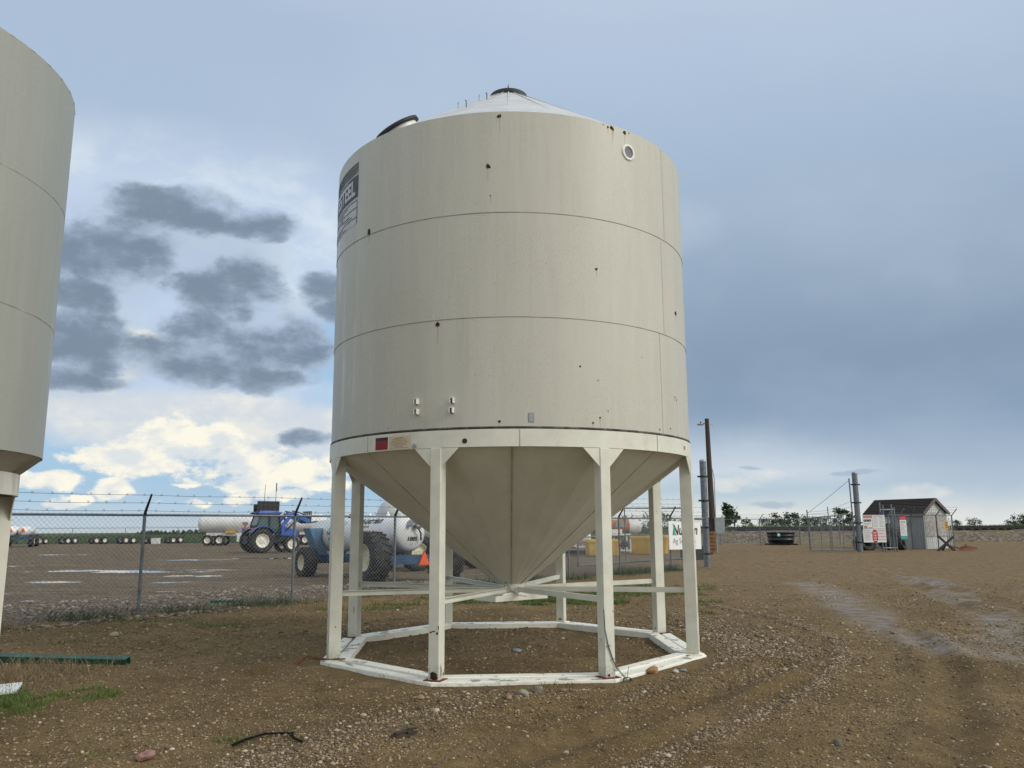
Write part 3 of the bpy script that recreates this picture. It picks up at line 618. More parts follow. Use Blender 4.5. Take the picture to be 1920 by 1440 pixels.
# rust blooms and the runs below them are part of the wall's skin
def bloom(th, z, s, run):
    s *= .86
    off = .011 if z > ZR2 else (.0085 if z > ZR1 else .004)
    for k in range(1 if s < .02 else 3):
        ca, cz = (random.uniform(-.8, .8)*s if k else 0), (random.uniform(-.7, .5)*s if k else 0); rr = s*(1 if k == 0 else random.uniform(.35, .7))
        n_ = 11; pts = []
        for i in range(n_):
            a = 2*math.pi*i/n_; r_ = rr*random.uniform(.55, 1.15)
            pts.append(cyl_pt(th+math.degrees((ca+r_*math.cos(a))/SR), z+cz+r_*math.sin(a)*1.1, SR+off+.0007*k))
        wall.add(pts, [tuple(range(n_))], 2)
    if run:
        for dx in (0, s*.45)[:1 if s < .03 else 2]:
            w0 = max(.006, s*.22); pts = [cyl_pt(th+math.degrees((dx-w0)/SR), z-s*.3, SR+off-.001), cyl_pt(th+math.degrees((dx+w0)/SR), z-s*.3, SR+off-.001),
                   cyl_pt(th+math.degrees((dx+w0*.5)/SR), z-run*(.6 if dx else 1), SR+off-.001), cyl_pt(th+math.degrees((dx-w0*.3)/SR), z-run*(.6 if dx else 1), SR+off-.001)]
            wall.add(pts, [(0, 1, 2, 3)], 3)
for a in [(-92.34, 6.41, .032, .22), (-95.61, 5.785, .032, .2), (-94.89, 5.419, .012, .12), (-135.07, 5.251, .04, .14), (-60.39, 6.43, .022, .1), (-58.87, 6.425, .036, .2), (-54.25, 6.43, .03, .22), (-65.38, 4.587, .02, .1), (-29.45, 4.317, .035, .12), (-109.55, 3.914, .034, .24), (-70.88, 3.409, .014, 0), (-65.73, 3.262, .009, 0), (-92.75, 2.768, .02, .05), (-67.49, 2.767, .016, .05), (-65.35, 2.832, .014, .11), (-42.89, 2.76, .016, .04), (-36.78, 2.796, .013, .05), (-32.89, 3.202, .014, .05), (-31.68, 3.175, .014, .06), (-125.15, 2.752, .008, 0), (-62.79, 2.918, .008, .03), (-57.06, 2.94, .006, 0), (-62, 6.44, .01, 0), (-52.5, 6.44, .01, 0), (-50, 3.6, .007, 0), (-99, 3.3, .006, 0), (-80, 4.6, .006, 0)]: bloom(*a)
def run_mat():
    m = mat('rust_run', (.42, .27, .12), .7, var=.2, scale=20); t = m.node_tree; b = NB(t); p = t.nodes['Principled BSDF']
    p.inputs['Alpha'].default_value = .30; return m
M['run'] = run_mat()
wallo = wall.build('wall', [M['silo'], M['seamline'], M['rust'], M['run']], silo)
# dark seam groove ring between wall and skirt, then skirt band
mb = MB().lathe([(SR-.01, Zl(ZB)+.002), (SR+.012, Zl(ZB)-.002), (SR+.012, Zl(ZB)-.026), (SR-.01, Zl(ZB)-.03)], 160); mb.build('joint_ring', M['seam'], silo)
mb = MB().lathe([(SR-.02, Zl(ZB)-.028), (SR+.016, Zl(ZB)-.03)], 160).lathe([(SR+.016, Zl(ZB)-.03), (SR+.016, Zl(ZS))], 160).lathe([(SR+.016, Zl(ZS)), (SR-.02, Zl(ZS))], 160).lathe([(SR-.02, Zl(ZS)), (SR-.02, Zl(ZS)+.1)], 160)
for th in (-87.6, -45, 2, 47, 92, 137, 182, 227): mb.lathe([(SR+.018, Zl(ZS)+.002), (SR+.018, Zl(ZB)-.032)], 1, 1, a0=R(th), a1=R(th+.22))
skirt = mb.build('skirt_band', [M['leg'], M['seamline']], silo)
def cyl_patch(th0, th1, z0, z1, r, n=6):
    vs = []; fs = []
    for i in range(n+1):
        t = th0+(th1-th0)*i/n; vs += [cyl_pt(t, z0, r), cyl_pt(t, z1, r)]
    for i in range(n): fs.append((2*i, 2*i+2, 2*i+3, 2*i+1))
    return vs, fs
# stickers
mb = MB(); mb.add(*cyl_patch(-129.7, -124.5, 2.497, 2.651, SR+.019)); mb.add(*cyl_patch(-129.5, -124.75, 2.502, 2.61, SR+.0205), m=1); mb.add(*cyl_patch(-129.5, -124.75, 2.61, 2.646, SR+.0205), m=2)
mb.build('warning_sticker', [M['white'], M['red'], M['maroon']], silo)['label'] = 'dark red square warning sticker'
mb = MB(); mb.add(*cyl_patch(-124.3, -117.2, 2.495, 2.648, SR+.019))
for k in range(8):
    z = 2.628-k*.016; a, b_ = (-122.5, -119.5) if k in (0, 6) else (-124 + random.random(), -117.6-random.random()*1.2)
    mb.add(*cyl_patch(a, b_, z-.005, z, SR+.0202), m=1 if k == 0 else 2)
mb.build('notice_sticker', [M['cream'], M['ink'], M['inkfade']], silo)['label'] = 'cream notice sticker with rows of small print'
mb = MB(); mb.add(*cyl_patch(-116.7, -115.3, 2.497, 2.535, SR+.019), m=1); mb.add(*cyl_patch(-116.7, -115.3, 2.535, 2.56, SR+.019), m=0); mb.add(*cyl_patch(-116.5, -115.6, 2.541, 2.547, SR+.0202), m=2)
mb.build('small_sticker', [M['white'], M['boxgrey'], M['ink']], silo)
mb = MB(); mb.add(*cyl_patch(-27.7, -26.3, 2.565, 2.61, SR+.019)); mb.build('faded_sticker', [mat('faded_pink_sticker', (.42, .17, .12), .5)], silo)
mb = MB(); mb.add(*cyl_patch(-85.2, -83.7, 2.757, 2.862, SR+.004), m=1); mb.add(*cyl_patch(-85.1, -83.8, 2.762, 2.857, SR+.0055), m=0); mb.build('serial_plate', [M['boxgrey'], M['inkgrey']], silo)
# round hole in the skirt
mb = MB(); mb.lathe([(0, .001), (.02, .001), (.026, .004), (.03, 0)], 16, M=axis_m(cyl_pt(-101.7, 2.555, SR+.017), (math.cos(R(-101.7)), math.sin(R(-101.7)), 0))); mb.build('plug_hole', M['black'], silo)
# lugs
for th, z in ((-115.39, 3.024), (-115.34, 2.907), (-105.1, 3.011), (-105.23, 2.902)):
    mb = MB(); d = Vector((math.cos(R(th)), math.sin(R(th)), 0)); mb.M = axis_m(cyl_pt(th, z, SR), d)
    mb.box((-.018, 0, .03), (.008, .055, .06)); mb.box((.018, 0, .03), (.008, .055, .06)); mb.box((0, .03, .03), (.044, .006, .06)); mb.box((0, -.012, .012), (.03, .02, .02), 1)
    mb.build('ladder_lug', [M['white'], M['rust']], silo)
# porthole
d = Vector((math.cos(R(-53)), math.sin(R(-53)), 0)); PM = axis_m(cyl_pt(-53, 6.175, SR+.006), d)
fr = MB().lathe([(.072, .0), (.072, .014), (.104, .014), (.108, .0)], 40, M=PM)
for k in range(8): fr.lathe([(0, .018), (.006, .017), (.006, .012)], 6, M=PM @ Matrix.Translation((.088*math.cos(k*.785), .088*math.sin(k*.785), 0)))
win = fr.build('porthole', M['white'], silo)
MB().lathe([(0, .005), (.073, .005)], 40, M=PM).build('pane', M['glass'], win)
# faded maker's panel on the left flank
def text_mesh(body, size, shear=0., bold=0.):
    cu = bpy.data.curves.new('lettering', 'FONT'); cu.body = body; cu.size = size; cu.shear = shear; cu.offset = bold; cu.align_x = 'LEFT'
    o = bpy.data.objects.new('lettering', cu); C.objects.link(o); bpy.context.view_layer.update()
    dg = bpy.context.evaluated_depsgraph_get(); m = bpy.data.meshes.new_from_object(o.evaluated_get(dg))
    vs = [v.co.copy() for v in m.vertices]; fs = [tuple(p.vertices) for p in m.polygons]
    bpy.data.objects.remove(o); bpy.data.curves.remove(cu); bpy.data.meshes.remove(m)
    x0, x1 = min(v.x for v in vs), max(v.x for v in vs); y0, y1 = min(v.y for v in vs), max(v.y for v in vs)
    return [(v.x-x0, v.y-y0) for v in vs], fs, x1-x0, y1-y0
def put_text(mb, body, size, fn, w=None, h=None, m=0, shear=0., bold=0., center=False):
    """fn(u,v) -> 3D; text scaled to w x h when given"""
    vs, fs, tw, th = text_mesh(body, size, shear, bold); kx = (w/tw if w else 1); ky = (h/th if h else (kx if w else 1))
    if not w and h: kx = ky
    off = -tw*kx/2 if center else 0
    mb.add([fn(x*kx+off, y*ky) for x, y in vs], fs, m); return tw*kx
mb = MB(); TH1 = -141.8; RL = SR+.0115
def on_wall(u, v, r=RL): return cyl_pt(TH1+math.degrees(u/SR), v, r)   # u = metres to the right of the panel's right edge (negative)
def wband(u0, u1, z0, z1, r, m): mb.add(*cyl_patch(TH1+math.degrees(u0/SR), TH1+math.degrees(u1/SR), z0, z1, r, 16), m=m)
for k in range(5): wband(-1.15, 0, 6.285-k*.031-.019, 6.285-k*.031, RL, 0)
wband(-1.15, 0, 5.812, 6.118, RL, 0)
put_text(mb, 'WESTEEL', .3, lambda u, v: on_wall(-1.10+u, 5.85+v, RL+.004), w=1.03, h=.225, m=1, bold=.012)
wband(-1.15, -.01, 5.45, 5.79, RL-.001, 1)
for k, (a, b_) in enumerate([(-1.15, -.02), (-.9, -.3), (-.7, -.45), (-1.15, -.02), (-1.0, -.5), (-.6, -.25), (-.45, -.15), (-1.15, -.02), (-1.1, -.5), (-1.15, -.35)]):
    z = 5.775-k*.033; wband(a, b_, z-.012, z, RL+.001, 0)
for k in range(12): wband(-.035, -.01, 5.775-k*.027-.012, 5.775-k*.027, RL+.001, 0)
mb.build('maker_panel', [M['navy'], M['decal']], silo)['label'] = 'faded navy and white lettered panel'
# roof
AP = 7.98
mb = MB()
nseg = 24
mb.lathe([(SR+.009, Zl(ZE)-.004), (SR+.009, Zl(ZE)+.004), (.24, Zl(AP))], nseg*2, smooth=False)
for k in range(nseg):
    a = 2*math.pi*k/nseg; mb.bar((SR*math.cos(a), SR*math.sin(a), Zl(ZE)+.004), (.26*math.cos(a), .26*math.sin(a), Zl(AP)), .016, .005)
roof = mb.build('roof', M['roof'], silo)
cap = MB().lathe([(.0, Zl(AP)+.1), (.2, Zl(AP)+.085), (.285, Zl(AP)+.045), (.295, Zl(AP)-.03), (.27, Zl(AP)-.045), (.22, Zl(AP)-.04)], 40).build('fill_lid', M['black'], silo)
MB().tube([(0, 0, Zl(AP)+.09), (.01, 0, Zl(AP)+.17), (-.008, 0, Zl(AP)+.23), (.004, .01, Zl(AP)+.27)], [.012, .012, .01, .006], 8).build('lid_hook', M['galvdark'], cap)
# side hatch
sl = math.atan2(AP-ZE, SR-.24)
ha = R(-150); hr = 1.72
hp = Vector((hr*math.cos(ha), hr*math.sin(ha), Zl(ZE)+(SR-hr)*math.tan(sl)))
hn = Vector((math.cos(ha)*math.sin(sl), math.sin(ha)*math.sin(sl), math.cos(sl)))
HM = axis_m(hp, hn)
hat = MB().lathe([(.28, -.05), (.28, .075)], 36, M=HM @ Matrix.Translation((0, 0, .02))).build('hatch_collar', M['white'], silo)
MB().lathe([(0, .135), (.27, .125), (.325, .11), (.33, .062), (.285, .06)], 36, M=HM @ Matrix.Translation((0, 0, .03))).build('hatch_lid', M['black'], hat)
MB().tube([HM @ Vector((.3, .16, .1)), HM @ Vector((.36, .16, .14)), HM @ Vector((.36, .16, .2))], .008, 6).build('hatch_latch', M['galv'], hat)
# roof ladder rungs
for rr in (1.62, .95):
    for off in (-.06, .06):
        a = R(-112); c_ = Vector((rr*math.cos(a), rr*math.sin(a), Zl(ZE)+(SR-rr)*math.tan(sl))); tx = Vector((-math.sin(a), math.cos(a), 0))
        MB().tube([c_+tx*off, c_+tx*off+Vector((0, 0, .09)), c_+tx*off*.75+Vector((0, 0, .105))], .009, 6).build('roof_rung', [M['galvdark'] if off > 0 else M['white']], silo)
# hopper
mb = MB(); ZC = .86
NF = 72; ring = []
for r_, z_ in ((SR-.03, ZS+.06), (SR-.035, ZS+.01), (.175, ZC), (.17, ZC-.12)):
    ring += [((r_*(1+(.0034 if i % 2 else -.0034)*(1 if (i//2) % 3 else 1.9)))*math.cos(2*math.pi*i/NF), (r_*(1+(.0034 if i % 2 else -.0034)*(1 if (i//2) % 3 else 1.9)))*math.sin(2*math.pi*i/NF), Zl(z_)) for i in range(NF)]
mb.add(ring, [(k*NF+i, k*NF+(i+1) % NF, (k+1)*NF+(i+1) % NF, (k+1)*NF+i) for k in range(3) for i in range(NF)])
for k in range(8):
    a = R(-89.5+45*k); p0 = Vector(((SR-.03)*math.cos(a), (SR-.03)*math.sin(a), Zl(ZS)+.012)); p1 = Vector((.178*math.cos(a), .178*math.sin(a), Zl(ZC)))
    mb.bar(p0, p1, .010, .012, up=(math.cos(a), math.sin(a), -1), m=1)
hop = mb.build('hopper', [M['cone'], M['conesm']], silo)
mb = MB(); mb.lathe([(.17, Zl(.86)), (.175, Zl(.72)), (.0, Zl(.72))], 8); mb.build('outlet_collar', M['leg'], silo)
mb = MB(); mb.M = Matrix.Translation((0, 0, Zl(.685))) @ Matrix.Rotation(R(40), 4, 'Z'); mb.box((.0, 0, 0), (.92, .46, .075)); mb.box((-.05, 0, .05), (.5, .38, .03))
mb.build('slide_gate', M['skid'], silo, bevel=.006)
# dangling wires at the outlet
mb = MB()
for p in ([(-.08, -.2, Zl(.9)), (-.1, -.25, Zl(.8)), (-.16, -.27, Zl(.72)), (-.16, -.28, Zl(.62))], [(-.08, -.2, Zl(.9)), (0, -.26, Zl(.78)), (.1, -.27, Zl(.72)), (.2, -.25, Zl(.7))], [(0, -.26, Zl(.78)), (-.1, -.27, Zl(.72)), (-.16, -.27, Zl(.71))]): mb.tube(p, .0035, 5)
mb.build('tie_wire', M['barb'], silo)
# skid, legs, braces
PHI = math.degrees(.0523); RLG = 2.4124
def ztop(y): return .02*(y-9)          # skid top plane in world z
vang = [PHI-112.5+45*i for i in range(8)]
for ro, ri, zo in ((2.575, 2.42, 0), (2.372, 2.21, .014)):
    for i in range(8):
        a0, a1 = R(vang[i]), R(vang[(i+1) % 8]); cor = []
        g0 = .004
        for a, s_ in ((a0, 1), (a1, -1)):
            for r_ in (ri, ro):
                x, y = r_*math.cos(a), r_*math.sin(a); tx, ty = (math.cos(a1)-math.cos(a0)), (math.sin(a1)-math.sin(a0)); l = math.hypot(tx, ty)
                x += s_*tx/l*g0; y += s_*ty/l*g0; cor.append((x, y))
        order = [cor[0], cor[1], cor[3], cor[2]]
        top = [(x, y, Zl(ztop(y+SY))+zo) for x, y in order]; bot = [(x, y, z-.13) for x, y, z in top]
        m_ = MB(); m_.add(top+bot, [(0, 1, 2, 3), (7, 6, 5, 4), (0, 4, 5, 1), (1, 5, 6, 2), (2, 6, 7, 3), (3, 7, 4, 0)])
        m_.build('skid_beam', M['skid'], silo, bevel=.008)
# rust scabs on the feet and peeled paint belong to each leg's surface
def scab(p, u, v, w, h, seed):
    r2 = random.Random(seed); n_ = 14; pts = []
    for i in range(n_):
        a = 2*math.pi*i/n_; k = r2.uniform(.6, 1.1); pts.append(Vector(p)+Vector(u)*(math.cos(a)*w*k)+Vector(v)*(math.sin(a)*h*k))
    return pts
SCABS = {
    0: [('o', .0, .06, .045, .045), ('o', .01, .028, .055, .02), ('r', -.02, .10, .012, .08), ('o', -.035, .5, .016, .012), ('o', .0, .51, .022, .01), ('o', .04, .49, .016, .014), ('o', .055, .55, .006, .03), ('r', .04, .06, .02, .02)],
    1: [('o', -.02, .035, .02, .02), ('l', 0, .4, .006, .02), ('r', .02, .2, .008, .012), ('o', .05, .7, .005, .015)],
    7: [('o', -.045, .55, .006, .03), ('o', -.05, .35, .007, .03), ('o', .02, .25, .009, .014), ('o', -.05, .2, .008, .03), ('o', .05, .3, .006, .04), ('o', -.03, .1, .01, .01), ('r', .0, .42, .007, .012), ('o', -.05, .8, .005, .02)],
    2: [('o', -.02, .60, .012, .016), ('o', .01, .63, .016, .012), ('o', .02, .58, .008, .01), ('o', -.03, .54, .007, .012), ('o', .0, .56, .006, .006), ('r', 0, .2, .006, .03), ('o', .055, .3, .005, .02)],
    6: [('r', .02, .45, .006, .06), ('r', 0, .7, .005, .01), ('o', .02, .1, .03, .02)],
    4: [('i', 0, .15, .04, .014), ('i', .03, .5, .004, .01)],
    3: [('i', 0, .14, .025, .012), ('l', 0, .9, .005, .008)],
    5: [('r', .02, 1.2, .012, .12), ('r', .03, 1.0, .008, .08)],
}
def leg_scabs(mb, i, base, er, et):
    for k, (face, u, z, w, h) in enumerate(SCABS.get(i, [])):
        nrm, tan = {'o': (er, et), 'r': (et, -er), 'l': (-et, er), 'i': (-er, -et)}[face]
        dd = (.15/2 if face in 'oi' else .125/2)+.0015
        mb.add(scab(base+nrm*dd+tan*u+Vector((0, 0, Zl(z))), tan, (0, 0, 1), w, h, i*31+k), [tuple(range(14))], 1)
legs = []
for i in range(8):
    a = R(vang[i]); er = Vector((math.cos(a), math.sin(a), 0)); et = Vector((-math.sin(a), math.cos(a), 0)); base = er*RLG
    yb = base.y+SY; zb = Zl(ztop(yb)); LW, LD = .125, .15
    mb = MB(); c0 = base+Vector((0, 0, zb)); c1 = base+er*-.03+Vector((0, 0, Zl(ZS)-.003))
    c1.x, c1.y = base.x, base.y
    mb.bar(c0, c1, LW, LD, up=er)
    leg_scabs(mb, i, base, er, et)
    lg = mb.build('leg', [M['leg'], M['rust']], silo, bevel=.006)
    legs.append(lg)
    # gusset: two wings bent round the band
    mb = MB()
    for s_ in (-1, 1):
        t0, t1 = s_*math.degrees(.045/SR), s_*math.degrees(.265/SR); th = vang[i]; r_ = SR+.019; z0, z1 = ZS-.005, ZS-.235
        o0 = [cyl_pt(th+t0, z0, r_), cyl_pt(th+t1, z0, r_), cyl_pt(th+t0, z1, r_)]
        mid = [cyl_pt(th+(t0+t1)/2, z0, r_), cyl_pt(th+(t0+t1)/2, (z0+z1)/2, r_)]
        poly = [o0[0], mid[0], o0[1], mid[1], o0[2]]
        if s_ < 0: poly = poly[::-1]
        mb.prism(poly, -er*.012)
    mb.build('gusset', M['leg'], lg)
    # foot plate and rust at the weld
    mb = MB(); mb.M = axis_m(base+Vector((0, 0, zb+.004)), (0, 0, 1), up=er)
    mb.box((.0, .02, 0), (.20, .20, .008)); mb.build('foot_plate', M['rustred'] if i in (0, 1) else M['rust'] if i in (6, 3) else M['skid'], lg)
    # brace: shallow channel to the hub
    zb_ = Zl(.815); p0 = base-er*(LD/2-.002)+Vector((0, 0, zb_)); p1 = er*.19+Vector((0, 0, Zl(.79)))
    mb = MB(); mb.bar(p0, p1, .006, .052); mb.bar(p0+et*.019+Vector((0, 0, .0292)), p1+et*.019+Vector((0, 0, .0292)), .04, .006); mb.bar(p0+et*.019-Vector((0, 0, .0292)), p1+et*.019-Vector((0, 0, .0292)), .04, .006)
    mb.build('brace', M['leg'], silo)
# ------------------------------------------------------------------ silo at the left edge
lx, ly = -6.345, 7.29; LR = 1.88
s2 = thing('grain_silo', 'cream silo cut off by the left edge, narrow ring under its cone', 'silo', (lx, ly, -.1))
q = lambda z: z+.1
mb = MB()
for z0, z1 in ((2.302, 3.586), (3.586, 4.818), (4.818, 6.05)):
    mb.lathe([(LR, q(z0)), (LR, q(z1))], 128)
    if z0 > 2.4: mb.lathe([(LR+.002, q(z0)-.007), (LR+.002, q(z0)+.002)], 128, 1)
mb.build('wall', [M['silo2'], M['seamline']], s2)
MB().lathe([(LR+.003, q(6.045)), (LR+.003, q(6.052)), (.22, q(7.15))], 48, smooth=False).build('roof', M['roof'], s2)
MB().lathe([(0, q(7.3)), (.24, q(7.28)), (.26, q(7.2)), (.22, q(7.17))], 32).build('fill_lid', M['black'], s2)
MB().lathe([(LR-.003, q(2.302)), (1.69, q(2.141)), (.18, q(.9)), (.17, q(.75)), (0, q(.75))], 48, smooth=False).build('hopper', mat('stained_cone_paint', (.33, .31, .26), .6, var=.2, scale=4, stretch=(1, 1, .3), dirt=((.15, .13, .1), 5, .6)), s2)
MB().lathe([(1.66, q(2.139)), (1.70, q(2.139))], 96).lathe([(1.70, q(2.139)), (1.70, q(1.935))], 96).lathe([(1.70, q(1.935)), (1.66, q(1.935))], 96).build('skirt_band', mat('stained_white_band', (.62, .61, .55), .5, var=.12, scale=6, stretch=(1, 1, .3), dirt=((.35, .32, .26), 5, .5)), s2)
for i in range(8):
    a = R(-6+45*i); er = Vector((math.cos(a), math.sin(a), 0)); p = er*1.6
    zg = gz(lx+p.x, ly+p.y)+.1
    l_ = MB().bar((p.x, p.y, zg-.02), (p.x, p.y, q(1.94)), .12, .14, up=er).build('leg', M['leg'], s2, bevel=.006)
    t_ = Vector((-er.y, er.x, 0)); mb = MB()
    for s_ in (-1, 1): mb.prism([p+er*.06+t_*(s_*.06)+Vector((0, 0, q(1.94))), p+er*.06+t_*(s_*.24)+Vector((0, 0, q(1.94))), p+er*.06+t_*(s_*.06)+Vector((0, 0, q(1.70)))][::s_], -er*.012)
    mb.build('gusset', M['leg'], l_)
mb = MB(); mb.lathe([(1.5, zg-.02), (1.72, zg-.02), (1.72, zg+.1), (1.5, zg+.1), (1.5, zg-.02)], 8, smooth=False, a0=R(-6), a1=R(354)); mb.build('base_ring', M['skid'], s2)
a = R(-45+18); mb = MB(); mb.box((1.84*math.cos(a), 1.84*math.sin(a), q(6.11)), (.05, .05, .1)); mb.build('roof_bracket', M['white'], s2)

# ------------------------------------------------------------------ small things lying in the yard
mb = MB(); mb.lathe([(.05, 0), (.05, 2.9)], 24, smooth=True, M=axis_m((0, 0, 0), (1, 0, 0))); mb.lathe([(.044, .0), (.044, 2.9)], 24, M=axis_m((0, 0, 0), (1, 0, 0)))
tb = MB()
sq = .052
for (y0, z0, y1, z1) in ((-sq, -sq, sq, -sq), (sq, -sq, sq, sq), (sq, sq, -sq, sq), (-sq, sq, -sq, -sq)):
    tb.bar((0, (y0+y1)/2, (z0+z1)/2), (2.9, (y0+y1)/2, (z0+z1)/2), abs(y1-y0)+.006 if y1 != y0 else .006, abs(z1-z0)+.001 if z1 != z0 else .006)
o = tb.build('steel_tube', M['green'], bevel=.004); o.location = (-7.75, 11.12, gz(-6.5, 11)+.055); o.rotation_euler = (R(14), R(.6), R(-6.5))
tag(o, 'dark green square tube lying under the dry grass', 'tube')
o = MB().box((0, 0, 0), (.62, .09, .07)).build('steel_tube', M['green'], bevel=.006); o.location = (-5.98, 17.55, gz(-5.98, 17.55)+.03); o.rotation_euler[2] = R(4)
tag(o, 'short green beam lying in the weeds by the fence', 'beam')
o = MB().box((0, 0, 0), (.9, .5, .02)).build('board', M['white'], bevel=.003); o.location = (-5.72, 9.05, gz(-5.5, 9.05)+.03); o.rotation_euler = (R(2), R(-2), R(25))
tag(o, 'corner of a white board lying in the grass', 'board')
mb = MB(); path = [(-2.27, 7.0), (-2.2, 7.13), (-2.1, 7.32), (-2.0, 7.38), (-1.93, 7.40), (-1.88, 7.36), (-1.86, 7.25), (-1.82, 7.17), (-1.74, 7.12)]
path = [Vector((x, y, gz(x, y)+.022+.012*math.sin(i*1.3))) for i, (x, y) in enumerate(path)]
for p, q2 in zip(path[:-1], path[1:]): mb.bar(p, q2+(q2-p)*.08, .024, .006, up=(.2, -.3, 1))
tag(mb.build('strap', mat('dull_black_strap', (.008, .008, .008), .95, spec=.1)), 'black rubber strap twisted on the dirt', 'strap')
mb = MB(); mb.lathe([(0, .012), (.05, .012), (.062, .004), (.06, 0)], 24); o = mb.build('metal_disc', M['galv']); o.location = (.05, 11.44, gz(.05, 11.44)+.01); o.rotation_euler = (R(6), R(4), 0)
tag(o, 'small pale metal disc lying on the gravel inside the skid', 'disc')
mb = MB(); r2 = random.Random(4)
for k in range(5): mb.bar((r2.uniform(-.1, .1), r2.uniform(-.03, .03), .01*k), (r2.uniform(.05, .16), r2.uniform(-.03, .03), .012*k), .03, .015)
o = mb.build('wood_scrap', M['wood']); o.location = (-.95, 7.28, gz(-.95, 7.28)+.01); o.rotation_euler[2] = .5
tag(o, 'dark splintered wood scrap at the edge of the gravel band', 'wood')
# barbed wire hanging down the front right leg
a = R(vang[1]); er = Vector((math.cos(a), math.sin(a), 0)); et = Vector((-math.sin(a), math.cos(a), 0)); bp = Vector((SX, SY, 0))+er*(RLG+.085)
pts = [bp+et*-.075+Vector((0, 0, .72)), bp+et*-.065+Vector((0, 0, .5)), bp+et*-.03+Vector((0, 0, .34)), bp+et*.02+Vector((0, 0, .2)), bp+et*.065+er*.01+Vector((0, 0, .1)), bp+et*.12+er*.04+Vector((0, 0, .03)), bp+et*.15+er*.07+Vector((0, 0, -.02))]
mb = MB(); mb.tube(pts, .004, 6); mb.tube([p+Vector((.004, 0, .01)) for p in pts], .003, 6)
for p in pts[2:6]:
    for s_ in (-1, 1): mb.tube([p, p+et*.03*s_+er*.012+Vector((0, 0, .006*s_))], .003, 5)
cc = pts[-1]
for k in range(3): mb.tube([cc+et*(.045*math.cos(t))+Vector((0, 0, .035*math.sin(t)))+er*(.012*k+.01*math.sin(t*2)) for t in np.linspace(0, 6.6, 16)], .004, 5)
mb.tube([cc, cc+et*.03+Vector((0, 0, .14))], .003, 5)
tag(mb.build('barbed_wire', M['barb']), 'loose barbed wire hanging down a silo leg to a small coil', 'wire')
# wire wrapped round the left foot
a = R(vang[7]); er = Vector((math.cos(a), math.sin(a), 0)); bp = Vector((SX, SY, 0))+er*RLG; zb = ztop(bp.y)
mb = MB(); mb.tube([bp+Vector((.16, -.06, zb+.02)), bp+Vector((.02, -.11, zb+.02)), bp+Vector((-.14, -.09, zb+.03)), bp+Vector((-.28, -.05, zb+.05)), bp+Vector((-.36, -.03, zb+.03))], .008, 6)
mb.tube([bp+Vector((.1, -.1, zb+.03)), bp+Vector((-.1, -.11, zb+.015)), bp+Vector((-.3, -.06, zb+.03))], .006, 6)
mb.tube([bp+Vector((-.34, -.04, zb+.03)), bp+Vector((-.40, -.06, zb-.01)), bp+Vector((-.43, -.07, zb-.08))], [.02, .022, .018], 8)
tag(mb.build('cable', M['iron']), 'rusty cable wrapped round the left foot of the silo', 'cable')
# ------------------------------------------------------------------ near chain-link fence
def fpt(x): return Vector((x, 22.37+.96*x, 0))
FTOP = 1.885
def fence_mesh(mb, pa, pb, top, dia, r, zoff=.03, nside=3):
    pa, pb = Vector(pa), Vector(pb); L = (pb-pa).length; d = (pb-pa)/L
    s = -top
    gs = np.linspace(0, L, 40); zz = np.array([gz(pa.x+d.x*a, pa.y+d.y*a) for a in gs])
    zat = lambda a: float(np.interp(a, gs, zz))+zoff
    k = -int(2.4/dia)
    while k*dia < L+.1:
        for sg in (1, -1):
            a0 = k*dia if sg > 0 else (k*dia+2.4)
            zb = zat(min(max(a0, 0), L)); H = top-zb
            a1 = a0+sg*H; za, zc = zb, top
            # clip to the panel
            lo, hi = min(a0, a1), max(a0, a1)
            if hi <= 0 or lo >= L: continue
            def zs(a): return zb+(a-a0)*sg
            c0, c1 = max(lo, 0), min(hi, L)
            p0 = pa+d*c0; p1 = pa+d*c1; p0.z = zs(c0); p1.z = zs(c1)
            if (p1-p0).length > .05: mb.tube([p0, p1], r, nside, cap=False, smooth=False)
        k += 1
nf = thing('chainlink_fence', 'near grey chain-link fence with leaning arms and barbed wire behind the silo', 'fence', (0, 0, 0))
fxs = [-9.2, -6.96, -4.69, -2.79, -.6, 1.587, 3.25, 5.16]
for x in fxs:
    p = fpt(x); zg = gz(p.x, p.y)
    pst = MB().tube([(p.x, p.y, zg-.1), (p.x, p.y, FTOP+.02)], .03, 12).build('post', M['galvdark'], nf)
    o_ = Vector((.72, -.69, 0))
    MB().tube([(p.x, p.y, FTOP), Vector((p.x, p.y, FTOP+.06))+o_*.02, Vector((p.x, p.y, FTOP+.38))+o_*.25], [.033, .028, .018], 8).build('barb_arm', M['darksteel'], pst)
a_, b_ = fpt(-10.5), fpt(6.62)
up = lambda v, z: Vector((v.x, v.y, z))
MB().tube([up(a_, FTOP), up(b_, FTOP)], .024, 10).build('top_rail', M['galvdark'], nf)
mb = MB(); fence_mesh(mb, a_, b_, FTOP, .088, .0027); cmesh = mb
def barbwire(mb, p0, p1, r=.0035, step=.13, sag=.015, seg=14):
    p0, p1 = Vector(p0), Vector(p1); L = (p1-p0).length; n_ = max(2, int(L/.8)); pts = []
    for i in range(n_+1):
        t = i/n_; p = p0.lerp(p1, t); p.z -= sag*math.sin(math.pi*((t*L/2.4) % 1)); p.z += random.uniform(-.006, .006); pts.append(p)
    mb.tube(pts, r, 4, cap=False)
    d = (p1-p0).normalized(); k = .1
    while k < L:
        q_ = p0.lerp(p1, k/L); 
        mb.tube([q_-Vector((d.x*.02, d.y*.02, .022)), q_+Vector((d.x*.02, d.y*.02, .022))], r*.9, 3, cap=False, smooth=False)
        mb.tube([q_-Vector((d.x*.02, d.y*.02, -.02)), q_+Vector((d.x*.02, d.y*.02, -.02))], r*.9, 3, cap=False, smooth=False)
        k += step*2.4
o_ = Vector((.72, -.69, 0))
